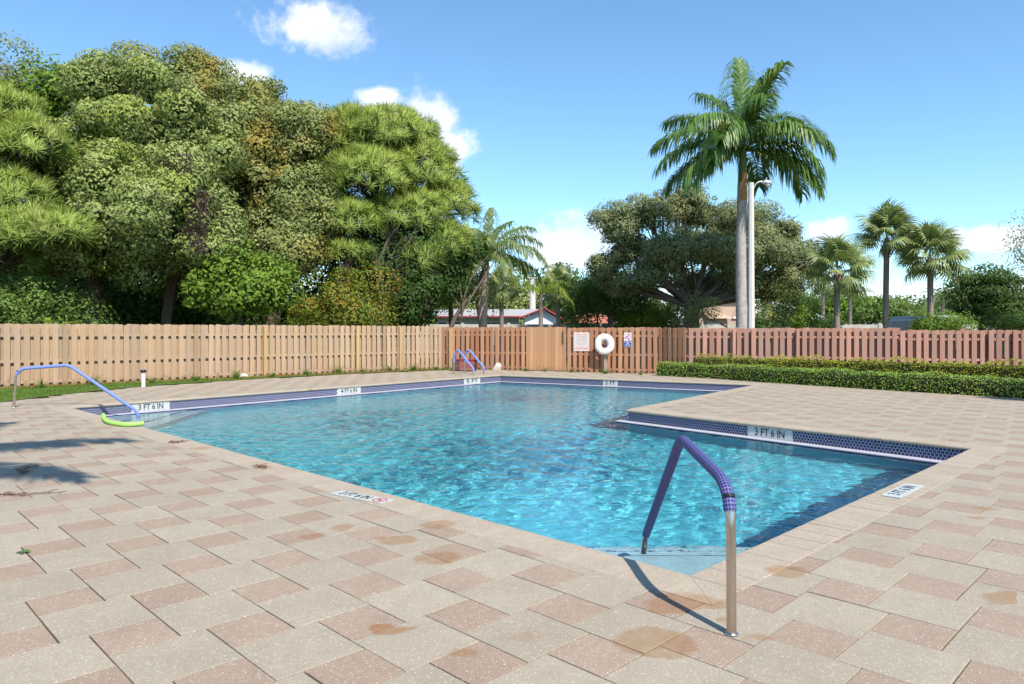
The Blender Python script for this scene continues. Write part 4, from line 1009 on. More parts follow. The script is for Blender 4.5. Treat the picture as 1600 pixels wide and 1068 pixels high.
# ---------------------------------------------------------------- grass strip, mulch and edging plants
def lawn():
    m = Mat('turf', 0.9, 0.15); m.col(m.mix(m.noise(7, 5), (0.055, 0.095, 0.018), (0.12, 0.15, 0.04))); tag(link('lawn', flat_mesh('lawn', LAWN, 0.012, m.done())), kind='structure')
    P = []
    while len(P) < 26000:
        x, y = rng.uniform(-19.5, -1.5), rng.uniform(11.6, 29.3)
        if inside((x, y), LAWN): P.append((x, y, 0.012))
    P = np.array(P); n = len(P); d = nz(np.stack([rng.normal(0, .45, n), rng.normal(0, .45, n), np.ones(n)], 1)); s = nz(np.cross(d, unit(n)))*0.006; h = rng.uniform(.03, .085, n)[:, None]
    V = np.stack([P-s, P+s, P+d*h*.6+s*.8, P+d*h], 1); tag(link('grass', quads_mesh('grass', [V], M['grass'])), 'short green grass blades on the strip along the tan fence', 'grass', kind='stuff')
lawn()
M['mulch'] = plain('red mulch', (0.36, 0.135, 0.075), 0.95, 0.1, var=0.5, scale=25)
def strip(name, a, b, w0, w1, z, mat):
    d = (b-a).normalized(); n_ = Vector((d.y, -d.x)); mb = MB(); k = 40; vs_ = []
    for i in range(k+1):
        p = a.lerp(b, i/k); q0 = p+n_*w0; q1 = p+n_*(w1+0.12*math.sin(i*1.7)+0.08*math.sin(i*0.6)); vs_ += [(q0.x, q0.y, z), (q1.x, q1.y, z+0.001)]
    mb.add(vs_, [(2*i, 2*i+1, 2*i+3, 2*i+2) for i in range(k)]); return tag(mb.build(name, mat), kind='structure')
strip('mulch_bed', FA+(FB-FA)*0.05, FB-(FB-FA)*0.005, 0.06, 0.55, 0.022, M['mulch'])
tag(link('soil_bed', flat_mesh('soil_bed', [(p.x+.25, p.y+.3) for p in HEDGE]+[(16.0, 13.0), (20.6, 21.2), (6.2, 24.8), (5.4, 25.8)], 0.004, plain('soil', (0.10, 0.075, 0.055), 0.95, 0.1, var=0.4))), kind='structure')
def chips():
    d = (FB-FA).normalized(); n_ = Vector((d.y, -d.x)); k = 5200; s = rng.uniform(0.9, 22.3, k); t = rng.uniform(.06, .6, k)
    P = np.stack([FA.x+d.x*s+n_.x*t, FA.y+d.y*s+n_.y*t, np.full(k, .026)], 1); tag(link('mulch_chips', quads_mesh('mulch_chips', [leaf_quads(P, .06, .03, 0, 3.0)], M['mulch'])), 'loose red wood chips at the foot of the tan fence', 'mulch', kind='stuff')
chips()
def tuft_mesh(n=70, L=0.42, w_=0.014):
    out = []
    for k in range(n):
        a = rng.uniform(0, 6.28); el = R(rng.uniform(35, 86)); h = np.array([math.cos(a), math.sin(a), 0]); p = h*rng.uniform(0, .05); s = np.array([-math.sin(a), math.cos(a), 0])*w_/2; l_ = L*rng.uniform(.6, 1.1)
        for q in range(3):
            d = h*math.cos(el)+np.array([0, 0, math.sin(el)]); p2 = p+d*l_/3; w0, w1 = 1-q*.3, 1-(q+1)*.3; out.append([p-s*w0, p+s*w0, p2+s*w1, p2-s*w1]); p = p2; el -= R(32)
    return quads_mesh('blades', [np.array(out)], M['grass'])
TUFTS = [tuft_mesh() for _ in range(3)]
ORD = ['first', 'second', 'third', 'fourth', 'fifth', 'sixth', 'seventh', 'eighth', 'ninth', 'tenth', 'eleventh', 'twelfth', 'thirteenth']
for k, (px, py) in enumerate(((65, 606.5), (146, 602), (237, 599), (306, 595), (369, 592), (425, 589), (478, 586), (529, 583.5), (566, 582), (608, 580), (646, 579), (681, 578))):
    q = gp(px, py-0.6); o = link('grass_tuft', TUFTS[k % 3], None, (q.x, q.y, 0.01), k*1.3); s = 1.0+0.25*math.sin(k*2.1); o.scale = (s*1.15, s*1.15, s)
    tag(o, f'spiky green grass tuft along the tan fence, {ORD[k]} from the left', 'grass tuft', 'grass tufts along the tan fence')
for k, (px, py, lab) in enumerate(((821, 579.5, 'small yellow green weed left of the gate'), (851, 580, 'flat green weed in front of the gate'), (893, 581.5, 'small weed under the pool rules sign'), (946, 583.5, 'bushy weed at the foot of the life ring post'), (1001, 585.5, 'small weed near the hedge end'))):
    q = gp(px, py-0.8); o = link('weed', TUFTS[k % 3], None, (q.x, q.y, 0.0), k*2.3); s = (0.6, 0.55, 0.7, 0.95, 0.65)[k]; o.scale = (s*1.2, s*1.2, s*.9); tag(o, lab, 'weed')

# ---------------------------------------------------------------- clipped hedges
def hedge(name, label, line, depth, height, mat, density, leaf, wob=0.05):
    'rounded hedge between its front foot line and a parallel back line'
    root = empty(name, (line[0][0], line[0][1], 0)); tag(root, label, 'hedge'); o0 = np.array([line[0][0], line[0][1], 0])
    L = [Vector((p[0], p[1])) for p in line]; cum = [0]
    for i in range(1, len(L)): cum.append(cum[-1]+(L[i]-L[i-1]).length)
    def at(s):
        i = max(0, min(len(L)-2, int(np.searchsorted(cum, s))-1)); t = (s-cum[i])/(cum[i+1]-cum[i]); d = (L[i+1]-L[i]).normalized(); p = L[i].lerp(L[i+1], t); return p, Vector((-d.y, d.x))
    core = MB(); k = 60; ring = [(0.12, 0.0), (0.06, height*.5), (0.10, height*.86), (0.24, height*.94), (depth-.24, height*.94), (depth-.10, height*.86), (depth-.06, 0.0)]; vs_ = []
    for i in range(k+1):
        p, n_ = at(cum[-1]*i/k)
        for a, z in ring: q = p+n_*a; vs_.append((q.x-o0[0], q.y-o0[1], z))
    m_ = len(ring); core.add(vs_, [(i*m_+j, i*m_+j+1, (i+1)*m_+j+1, (i+1)*m_+j) for i in range(k) for j in range(m_-1)]+[tuple(range(m_-1, -1, -1)), tuple(k*m_+j for j in range(m_))])
    core.build('inner_twigs', M['hedge_core'], root)
    per = height*1.0+depth+height*.5; N_ = int(cum[-1]*per*density); s = rng.uniform(0, cum[-1], N_); t = rng.uniform(0, per, N_); P = np.zeros((N_, 3)); O = np.zeros((N_, 3))
    for i in range(N_):
        p, n_ = at(s[i]); tt = t[i]; w1 = wob*(math.sin(s[i]*2.3)+math.sin(s[i]*5.1+1)+.7*math.sin(s[i]*11.3+2))*.5
        if tt < height: a, z, o_ = 0.02+0.05*(tt/height)**3, tt, (-n_.x, -n_.y, .15)
        elif tt < height+depth: a, z, o_ = tt-height, height+w1, (0, 0, 1)
        else: a, z, o_ = depth, (tt-height-depth)*2, (n_.x, n_.y, .2)
        ed = max(0, z-height*.85)*0.9*max(0, 1-min(a, depth-a)/.12); q = p+n_*a; z = max(.01, z-ed+rng.normal(0, .018)); q = q+n_*rng.normal(0, .02)
        P[i] = (q.x-o0[0], q.y-o0[1], z); O[i] = o_
    link('leaves', quads_mesh('leaves', [leaf_quads(P, leaf, leaf*.55, 0.0, 0.4, O*0.7)], M[mat]), root)
M['hedge_core'] = plain('hedge twigs', (0.035, 0.038, 0.018), 0.95, 0.1, var=0.4)
hl = [(p.x, p.y) for p in HEDGE]; d_ = (Vector(hl[-1])-Vector(hl[-2])).normalized(); hl.append((hl[-1][0]+d_.x*3, hl[-1][1]+d_.y*3))
hedge('clipped_hedge', 'low clipped green hedge along the edge of the deck', hl, 0.75, 0.44, 'hedge', 900, 0.042)
hb = [((px-800)/FPX*Y, Y) for px, Y in ((1086, 23.95), (1150, 23.3), (1200, 22.5), (1300, 21.2), (1400, 20.0), (1500, 18.8), (1600, 17.8), (1690, 16.9))]
hedge('golden_hedge', 'golden yellow hedge row between the green hedge and the mauve fence', hb, 0.6, 0.70, 'gold_hedge', 950, 0.042, 0.10)

# ---------------------------------------------------------------- trees behind the tan fence
tree('olive_tree', 'broad olive green tree with dense crown behind the left end of the tan fence', (-16.5, 28.0),
     [(180, 200, 28, 95, 62), (120, 270, 27, 95, 85), (235, 290, 26.5, 110, 95), (185, 385, 26, 125, 75), (285, 215, 29, 80, 85), (70, 395, 27, 70, 75), (300, 380, 27, 70, 80), (150, 140, 29.5, 50, 30), (228, 130, 29.5, 36, 26)],
     'olive', 1100, 125, 0.52, 0.145, 0.085, trunk_r=0.34, fork=0.5, droop=0.15, split=5)
tree('russet_tree', 'tall olive tree with russet tipped top left of the round pine', (-11.5, 33.0),
     [(350, 190, 33, 80, 66), (430, 205, 32.5, 75, 65), (390, 285, 32, 95, 85), (470, 285, 31.5, 66, 80), (500, 330, 31.2, 46, 56), (455, 225, 32, 60, 46), (340, 330, 32, 80, 75), (445, 375, 31, 65, 60), (300, 150, 34, 50, 36), (395, 158, 34, 44, 30), (215, 112, 34.5, 20, 20), (302, 104, 34.5, 24, 20), (262, 128, 34.5, 20, 16), (330, 128, 34.5, 20, 14), (145, 118, 34.5, 22, 14)],
     'olive_brown', 1100, 125, 0.58, 0.16, 0.092, trunk_r=0.36, fork=0.5, droop=0.12, split=5)
tree('sparse_tree', 'thin crowned tree top standing highest at the left edge', (-23.5, 33.5), [(20, 112, 33.5, 46, 32), (5, 150, 33.5, 40, 40), (50, 165, 33.5, 34, 34)], 'oak', 110, 60, 0.7, 0.16, 0.08, trunk_r=0.2)
tree('rubber_tree', 'bright large leaved tree top behind the left pine', (-20.0, 31.0), [(85, 145, 31, 42, 26), (115, 165, 31, 34, 34), (60, 185, 31, 40, 40)], 'bright', 120, 34, 0.75, 0.26, 0.13, trunk_r=0.2, up=1.2)
pine('long needled pine at the left edge of the picture behind the fence', (-18.2, 25.2), ap(20, 170, 25.2), [(10, 185, 25, 48, 40), (45, 235, 24.5, 45, 40), (-10, 260, 25, 60, 55), (20, 320, 24, 50, 42), (48, 372, 23.6, 52, 36), (95, 368, 23.4, 40, 26), (0, 400, 24, 50, 40), (-50, 200, 25, 60, 60)], 1150, 0.22, 0.46)
pine('big round crowned pine in the middle behind the tan fence', (-6.2, 34.0), ap(590, 210, 34), [(556, 214, 34, 62, 34), (606, 224, 33.5, 72, 42), (516, 249, 33, 52, 40), (656, 276, 33.5, 55, 46), (576, 289, 32, 66, 44), (501, 299, 32.5, 45, 40), (696, 329, 33.5, 40, 42), (636, 344, 32.5, 55, 40), (541, 354, 31.5, 50, 32), (696, 386, 33, 34, 34), (656, 409, 32.5, 40, 26), (491, 354, 32, 36, 30), (536, 399, 31.5, 36, 20)], 2700, 0.30, 0.48)
tree('sea_grape', 'bright green broad leaved tree beside the dark trunks', (-10.4, 27.2), [(385, 428, 27, 62, 30), (350, 455, 26.5, 50, 30), (425, 452, 27, 32, 34), (395, 470, 26.5, 50, 22), (370, 400, 27.5, 34, 18)], 'bright', 130, 60, 0.62, 0.19, 0.10, trunk_r=0.13, up=1.1)
tree('laurel_bush', 'rounded mid green bush behind the left end of the fence', (-17.0, 24.6), [(60, 478, 24.3, 58, 34), (10, 470, 24.3, 40, 40), (20, 500, 23.6, 50, 22), (85, 500, 24, 40, 20)], 'green', 230, 42, 0.42, 0.12, 0.06, 'bush', trunk_r=0.07, fork=0.2)
tree('croton_bush', 'croton bush with orange and yellow leaves behind the fence', (-7.0, 29.6), [(535, 482, 29.5, 42, 30), (570, 480, 29.5, 34, 32), (500, 492, 29.5, 32, 22), (545, 455, 29.8, 34, 24)], 'croton', 110, 62, 0.52, 0.14, 0.07, 'bush', trunk_r=0.06, fork=0.2)
tree('vine_tree', 'dark vine hung tree below the round pine', (-4.6, 33.5), [(640, 430, 33, 58, 52), (600, 400, 33, 44, 44), (685, 425, 33.5, 38, 40), (632, 480, 32.5, 34, 26), (560, 430, 33, 36, 44), (712, 405, 34, 24, 30)], 'dark', 420, 100, 0.62, 0.15, 0.08, trunk_r=0.24, fork=0.9)
tree('ironwood', 'loose yellow green tree between the vine hung tree and the white house', (-3.2, 37.0), [(712, 432, 37, 30, 34), (738, 452, 37, 22, 20), (690, 455, 36.5, 24, 18)], 'olive', 150, 48, 0.6, 0.16, 0.075, trunk_r=0.14)
def trunks():
    for k, (px, Y, r0, h, ln, lab) in enumerate(((418, 30.5, 0.30, 4.2, 0.9, 'thick dark tree trunk behind the bright leaved tree'), (603, 31.5, 0.20, 5.2, -0.5, 'dark slanting trunk below the round pine'), (255, 28.8, 0.22, 4.0, 0.4, 'dark trunk in the shade under the olive tree'), (690, 33.0, 0.12, 3.0, 1.2, 'thin bent bare trunk beside the white house'))):
        b = Vector(((px-800)/FPX*Y, Y, 0)); root = empty('bare_trunk', b); tag(root, lab, 'tree'); mb = MB(); mb.tube([(0, 0, -.1), (ln*.1, 0, h*.3), (ln*.5, .1, h*.7), (ln, 0, h)], [r0*1.2, r0, r0*.9, r0*.75], 10); mb.build('trunk', M['bark'], root)
        mb = MB()
        for q in range(4): limb(mb, (ln*.75, .03, h*(.7+.07*q)), (ln+random.uniform(-2.2, 2.2), random.uniform(-1, 1), h+random.uniform(.6, 2.2)), r0*.5, r0*.16, .15, q+k*5)
        mb.build('branches', M['bark'], root)
trunks()
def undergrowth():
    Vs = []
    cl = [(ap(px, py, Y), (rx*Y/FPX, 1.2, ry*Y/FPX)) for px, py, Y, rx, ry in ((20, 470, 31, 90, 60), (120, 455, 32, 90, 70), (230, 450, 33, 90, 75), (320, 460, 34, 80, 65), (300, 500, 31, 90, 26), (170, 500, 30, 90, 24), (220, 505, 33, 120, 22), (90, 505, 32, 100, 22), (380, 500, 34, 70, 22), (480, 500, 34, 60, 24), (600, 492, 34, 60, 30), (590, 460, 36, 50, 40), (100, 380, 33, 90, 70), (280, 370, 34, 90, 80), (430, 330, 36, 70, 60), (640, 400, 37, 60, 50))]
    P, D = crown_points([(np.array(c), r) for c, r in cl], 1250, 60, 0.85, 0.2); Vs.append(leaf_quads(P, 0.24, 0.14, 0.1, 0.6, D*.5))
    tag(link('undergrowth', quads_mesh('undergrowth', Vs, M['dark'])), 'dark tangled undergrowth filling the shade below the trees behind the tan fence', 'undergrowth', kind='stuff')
    # hanging vines
    Vv = []
    for px, py, Y, ln in ((300, 255, 25.6, 2.6), (312, 300, 25.4, 2.2), (288, 240, 26, 1.8), (262, 245, 26.2, 1.6), (330, 330, 26.4, 1.5), (616, 360, 31.5, 3.0), (640, 400, 31.8, 2.6), (585, 420, 31.6, 2.0), (668, 420, 32, 1.8), (540, 390, 31, 2.2)):
        c = np.array(ap(px, py, Y)); n = int(ln*170); t = rng.uniform(0, 1, n)
        P = c+np.stack([rng.normal(0, .26, n)*(1-t*.55), rng.normal(0, .22, n), -t*ln], 1); Vv.append(leaf_quads(P, .24, .045, 1.3, .3))
    tag(link('hanging_vines', quads_mesh('hanging_vines', Vv, M['vine'])), 'purple brown vines hanging down through the trees', 'vines', kind='stuff')
undergrowth()
fr = [(150, 62, 2.3, 55), (100, 70, 2.2, 50), (30, 60, 2.4, 60), (-20, 50, 2.2, 70), (200, 48, 2.4, 70), (255, 55, 2.0, 65), (320, 66, 2.2, 60)]
b = Vector((-8.9, 28.6, 0)); feather_palm('young_palm', 'young palm with pale stiff fronds above the fence beside the croton', b, [(0, 0, -.1), (0, 0, .5), (0, 0, 1.1)], [.09, .08, .06], (0, 0, 1.1), fr, 'lime', 0.55, 0.035, 26, 0.3)
for px, py, Y, sc_, lab in ((78, 512, 22.0, .75, 'small palm frond clump peeping over the fence at the left'), (152, 512, 22.6, .55, 'single drooping palm frond hanging over the fence top')):
    b = ap(px, 515, Y); feather_palm('palm_shoot', lab, (b.x, b.y), [(0, 0, -.1), (0, 0, .7), (0, 0, 1.45)], [.05, .045, .03], (0, 0, 1.45), [(a_, e_, 1.5*sc_, 75) for a_, e_ in ((0, 40), (60, 50), (180, 42), (230, 38), (300, 52), (130, 60))], 'lime' if sc_ > .6 else 'palm_pale', 0.40, 0.03, 20, 0.5)

# ---------------------------------------------------------------- palms and oak on the right
b = Vector((ap(1158.5, 515, 31).x, 31, 0)); zt = 7.95
M['shaft'] = plain('green crown shaft', (0.12, 0.18, 0.05), 0.5, 0.4); M['sheath'] = plain('dry orange leaf sheath', (0.50, 0.22, 0.06), 0.8, var=0.3)
royal = feather_palm('royal_palm', 'tall royal palm with smooth grey trunk beside the lamp post', b, [(0, 0, -.1), (0, 0, 2), (-.02, 0, 5), (0.04, 0, zt)], [.28, .235, .225, .205], (0.10, 0, zt+1.4),
    [(85, 87, 4.5, 22), (50, 78, 4.5, 48), (25, 62, 4.3, 78), (8, 50, 4.2, 82), (-25, 42, 4.1, 105), (-55, 40, 3.8, 96), (-8, 8, 4.0, 80), (20, 18, 4.1, 98), (-90, 66, 3.7, 90), (-122, 40, 3.9, 96), (205, 6, 4.0, 72), (186, 24, 4.2, 78), (170, 44, 4.2, 84), (150, 62, 4.2, 76), (125, 76, 4.3, 55), (230, 34, 4.0, 108), (155, 8, 3.9, 66), (110, 40, 4.0, 96), (-30, -6, 3.8, 58), (212, -4, 3.8, 58), (-75, 76, 4.2, 66), (60, 28, 4.0, 95), (-30, 20, 4.0, 100), (215, 50, 4.1, 92)],
    'palm', 1.20, 0.072, 84, 1.25, shaft=([(0.04, 0, zt), (0.05, 0, zt+.6), (.08, 0, zt+1.5)], [.20, .19, .11], 'shaft'))
mb = MB(); vs_ = []
for k in range(9):
    z = zt-.75+k*.15; a0, a1 = R(-125+k*2), R(-52-k*2); r_ = .236+.02*math.sin(k); vs_ += [((.05+r_*math.cos(a)), r_*math.sin(a), z) for a in np.linspace(a0, a1, 6)]
mb.add(vs_, [(i*6+j, i*6+j+1, (i+1)*6+j+1, (i+1)*6+j) for i in range(8) for j in range(5)], 0, True); mb.build('dry_sheath', M['sheath'], royal)
# concrete street lamp
M['concrete'] = plain('pale concrete', (0.60, 0.55, 0.49), 0.85, 0.2, var=0.12, scale=5); M['lamp_metal'] = plain('lamp metal', (0.55, 0.56, 0.57), 0.4, 0.5, 0.7); M['lens'] = plain('lamp lens', (0.7, 0.72, 0.72), 0.2, 0.5)
b = ap(1173.5, 515, 29); lp = empty('street_lamp', (b.x, b.y, 0)); tag(lp, 'pale concrete street lamp with curved arm beside the royal palm trunk', 'street lamp')
mb = MB(); mb.tube([(0, 0, -.1), (0, 0, 7.55)], [.165, .115], 8, smooth=False); mb.build('pole', M['concrete'], lp)
mb = MB(); mb.tube(smooth_path([(0.05, 0, 7.2), (.20, 0, 7.5), (.40, 0, 7.6), (.54, 0, 7.56)], 5), .028, 8); mb.build('arm', M['lamp_metal'], lp)
mb = MB(); mb.tube([(.45, 0, 7.56), (.54, 0, 7.57), (.74, 0, 7.54), (.86, 0, 7.50)], [.045, .11, .12, .05], 10); hd = mb.build('lamp_head', M['lamp_metal'], lp)
mb = MB(); mb.lathe([(.04, -.08), (.10, -.02), (.105, 0.0)], (.68, 0, 7.46), 12); mb.build('lens', M['lens'], hd)
mb = MB(); mb.lathe([(.03, 0), (.03, .1)], (.62, 0, 7.66), 8); mb.build('photocell', M['lamp_metal'], hd)
tree('oak_tree', 'wide grey green oak with forking trunk behind the royal palm', (9.55, 38.0),
     [(960, 352, 38, 46, 34), (1010, 335, 37.5, 52, 34), (1075, 325, 38, 60, 32), (1150, 345, 38.5, 60, 34), (1215, 365, 38, 48, 34), (1255, 405, 38, 30, 34), (985, 395, 38, 40, 26), (1045, 395, 36.5, 60, 42), (1110, 390, 36.5, 60, 42), (1180, 402, 37, 55, 38), (945, 420, 38.5, 28, 26), (1225, 440, 38, 36, 24), (1020, 432, 37, 40, 22), (1165, 440, 37.5, 44, 20), (975, 446, 38.5, 38, 18), (1085, 446, 40, 50, 16), (1215, 456, 38.5, 34, 14)],
     'oak', 1000, 105, 0.50, 0.135, 0.075, trunk_r=0.46, fork=0.30, bark='bark', limb_r=0.5, shell=0.7, split=4)
tree('oak_tree', 'dark shaded tree left of the wide oak trunk', (5.8, 42.0), [(975, 455, 43, 34, 24), (945, 462, 42, 32, 26), (915, 470, 43, 28, 24)], 'dark', 260, 44, 0.7, 0.17, 0.08, trunk_r=0.2)
tree('brown_shrub', 'brownish twiggy shrub right of the lamp post base', (14.2, 37.0), [(1208, 470, 37, 24, 36), (1200, 500, 36.5, 26, 18), (1222, 495, 37, 18, 24)], 'olive_brown', 90, 40, 0.5, 0.11, 0.05, 'bush', trunk_r=0.07)
tree('brown_shrub', 'brownish twiggy shrub beside the oak trunk', (10.9, 36.2), [(1098, 492, 36, 18, 22), (1092, 478, 36.3, 12, 14)], 'olive_brown', 50, 36, 0.45, 0.11, 0.05, 'bush', trunk_r=0.06)
tree('round_bush', 'round bright green bush right of the lamp post', (15.9, 40.0), [(1240, 494, 40, 30, 20), (1240, 500, 39.5, 34, 16)], 'bright', 150, 42, 0.45, 0.14, 0.06, 'bush', trunk_r=0.08, fork=.15)
for k, (px, py, Y, lab, m_) in enumerate(((1015, 492, 43, 'lime green shrub left of the oak trunk', 'lime'), (985, 498, 43, 'yellow green low shrub between pole and oak', 'lime'), (1045, 488, 43.5, 'mid green shrub directly behind the oak trunk', 'green'))):
    tree('garden_shrub', lab, (ap(px, 500, Y).x, Y), [(px, py, Y, 22, 16), (px-10, py+6, Y, 16, 12)], m_, 80, 34, .5, .17, .07, 'bush', trunk_r=.05, fork=.2)
for k, (px, yc, Y, tr, n, s, lab) in enumerate(((1310.5, 424, 34, .14, 30, 1.05, 'shortest of the three fan palms, next to the oak crown'), (1386, 374, 36, .14, 32, 1.08, 'tallest of the three fan palms, slightly curved trunk'), (1453, 404, 35, .14, 34, 1.14, 'wide headed fan palm rising in front of the parked van'))):
    b = ap(px, 515, Y); t_ = ap(px-2 if k == 0 else px, yc+2, Y); fan_palm(lab, (b.x, b.y), t_, tr, n, s, seed=k+3, el_rng=(-42, 85) if k != 1 else (-20, 88))
b = ap(754, 515, 36); QF = [(80, 84, 3.2, 35), (20, 66, 3.6, 100), (-10, 48, 3.6, 110), (-40, 58, 3.3, 120), (150, 60, 3.2, 100), (185, 42, 3.3, 100), (220, 50, 3.2, 110), (-90, 66, 3.0, 110), (45, 36, 3.4, 95), (5, 22, 3.3, 90), (120, 40, 3.2, 100), (170, 15, 3.0, 80), (-65, 30, 3.1, 100), (255, 30, 3.0, 100), (50, 76, 3.2, 60), (115, 72, 3.1, 65), (-20, 70, 3.2, 80), (200, 68, 3.0, 75), (-120, 50, 2.9, 105)]
M['boots'] = plain('pale old leaf bases', (0.42, 0.31, 0.25), 0.9, 0.1, var=0.5, scale=7)
feather_palm('queen_palm', 'queen palm with shaggy pale trunk in front of the white house', (b.x, b.y), [(0, 0, -.1), (0.02, 0, 1.6), (-.03, 0, 2.8), (.06, 0, 4.0), (.2, 0, 5.0)], [.25, .20, .30, .26, .14], (.2, 0, 5.0), QF, 'palm_pale', 1.0, 0.058, 62, 1.3, 'boots')
b = ap(845, 515, 40); feather_palm('queen_palm', 'slim palm with yellowish hanging fronds before the white gable', (b.x, b.y), [(0, 0, -.1), (0, 0, 2), (0, 0, 3.6)], [.14, .12, .10], (0, 0, 3.6), [(a_, e_, 2.5, 110) for a_, e_ in ((0, 55), (35, 40), (80, 70), (140, 45), (180, 55), (215, 35), (260, 50), (310, 45), (345, 25))], 'lime', 0.75, .04, 30, 1.2, 'sabal_trunk')
for k, (px, yc, Y, lab) in enumerate(((784, 436, 41, 'small fan palm with thin trunk in front of the pale roof'), (872, 438, 42, 'small fan palm with dark trunk at the right end of the white house'))):
    b = ap(px, 515, Y); t_ = ap(px, yc+14, Y); fan_palm(lab, (b.x, b.y), t_, .13, 18, .85, seed=k+11)
b = ap(900, 515, 43); feather_palm('areca_palm', 'small yellow green palm clump left of the thin dark pole', (b.x, b.y), [(0, 0, -.1), (0, 0, .6), (0, 0, 1.3)], [.08, .07, .05], (0, 0, 1.3), [(a_, e_, 1.7, 80) for a_, e_ in ((0, 70), (40, 55), (90, 75), (140, 60), (180, 50), (220, 70), (270, 60), (320, 65))], 'lime', 0.5, .035, 22, .6)
tree('glossy_tree', 'dense dark glossy tree near the right edge', (27.0, 41.0), [(1535, 440, 41, 36, 22), (1565, 455, 41, 34, 26), (1520, 470, 40.5, 30, 22), (1550, 485, 40.5, 44, 22), (1590, 480, 41, 30, 30), (1505, 445, 41, 20, 14)], 'dark', 300, 40, .55, .19, .10, trunk_r=.2, up=1.6, flat=.45)
tree('sparse_tree', 'thin grey twigged tree crown cut by the right edge', (26.6, 36.0), [(1600, 395, 36, 26, 26), (1612, 430, 36, 26, 26), (1640, 380, 36, 40, 40)], 'oak', 90, 40, .7, .12, .05, trunk_r=.16)
b = ap(1440, 515, 58); feather_palm('date_palm', 'bushy date palm with spreading fronds left of the van', (b.x, b.y), [(0, 0, -.1), (0, 0, .8), (0, 0, 1.9)], [.3, .28, .25], (0, 0, 1.9), [(a_, e_, 3.4, 60) for a_, e_ in zip(range(0, 360, 24), (50, 25, 65, 40, 20, 55, 70, 35, 22, 60, 45, 28, 68, 38, 52))], 'palm_pale', 0.62, .05, 30, .3, 'sabal_trunk')
tree('low_bush', 'clipped round bush in front of the parked van', (17.6, 29.5), [(1466, 510, 29.5, 22, 10), (1448, 511, 29.5, 14, 8), (1488, 511, 29.5, 14, 8)], 'bright', 90, 40, .34, .11, .05, 'bush', trunk_r=.05, fork=.2)
for k, (px, py, Y, rx, lab) in enumerate(((1293, 507, 43, 17, 'dark clipped shrub against the concrete wall left of the first fan palm'), (1585, 505, 38, 34, 'dark shrub filling the corner at the right edge'), (1187, 509, 36, 7, 'small dark shrub at the lamp post foot'))):
    tree('dark_shrub', lab, (ap(px, 512, Y).x, Y), [(px, py, Y, rx, 7), (px-rx*.4, py+1, Y, rx*.7, 6), (px+rx*.4, py+1, Y, rx*.7, 6)], 'dark', 60, 34, .4, .14, .06, 'bush', trunk_r=.05, fork=.2)
# farther trees behind the houses
far = [(700, 455, 80, 40, 34, 'olive'), (760, 462, 85, 40, 30, 'green'), (815, 455, 82, 34, 34, 'olive'), (880, 448, 70, 26, 36, 'dark'), (935, 466, 88, 36, 26, 'green'), (1000, 470, 90, 40, 24, 'dark'), (1130, 470, 90, 40, 24, 'green'),
       (1225, 470, 88, 26, 16, 'green'), (1285, 470, 92, 30, 20, 'green'), (1330, 478, 86, 34, 18, 'bright'), (1375, 484, 80, 30, 16, 'green'), (1415, 484, 86, 34, 18, 'dark'), (1490, 474, 95, 34, 20, 'green'), (1560, 470, 100, 40, 24, 'green'), (650, 470, 76, 40, 30, 'green'), (590, 470, 78, 40, 30, 'green'), (1640, 470, 95, 40, 24, 'green'), (480, 470, 70, 40, 30, 'olive')]
far_labels = ['olive tree just right of the round pine, beyond the white house', 'green tree behind the left part of the white house roof', 'olive tree behind the white concrete pole', 'tall dark tree right of the white gable', 'green tree behind the thin dark pole', 'dark tree far behind the gap left of the oak trunk', 'green tree showing under the oak crown', 'low green tree behind the white cupola', 'green tree behind the distant coconut palm', 'fresh green tree just right of the shortest fan palm trunk', 'green tree left of the tallest fan palm trunk', 'dark tree right of the tallest fan palm trunk', 'green tree above the van roof', 'green tree behind the dark glossy tree', 'green tree seen through the gap under the round pine', 'green tree behind the croton bush', 'green tree beyond the right edge', 'olive tree seen between the dark trunks']
for k, (px, py, Y, rx, ry, m_) in enumerate(far):
    tree('distant_tree', 'distant '+far_labels[k], (ap(px, 515, Y).x, Y), [(px, py, Y, rx*.75, ry*.8), (px-rx*.6, py+ry*.4, Y, rx*.6, ry*.6), (px+rx*.6, py+ry*.35, Y+1, rx*.6, ry*.6), (px, py+ry, Y-1, rx, ry*.55)], m_, 90, 34, 1.2, .42, .26, group='distant trees beyond the houses', trunk_r=.3, twig=False)
for k, (px, yc, lab) in enumerate(((1286, 462, 'small distant coconut palm left of the first fan palm trunk'), (1328, 466, 'small distant palm right of the first fan palm trunk'), (1473, 468, 'small distant palm behind the van'))):
    Y = 72; b = ap(px, 515, Y); zc = ap(px, yc, Y).z; feather_palm('distant_palm', lab, (b.x, b.y), [(0, 0, -.1), (0, 0, zc*.5), (0, 0, zc)], [.2, .17, .15], (0, 0, zc), [(a_, e_, 2.6, 85) for a_, e_ in zip(range(0, 360, 36), (60, 30, 45, 70, 25, 55, 35, 65, 40, 50))], 'palm_pale', .6, .07, 18, .6, 'sabal_trunk')

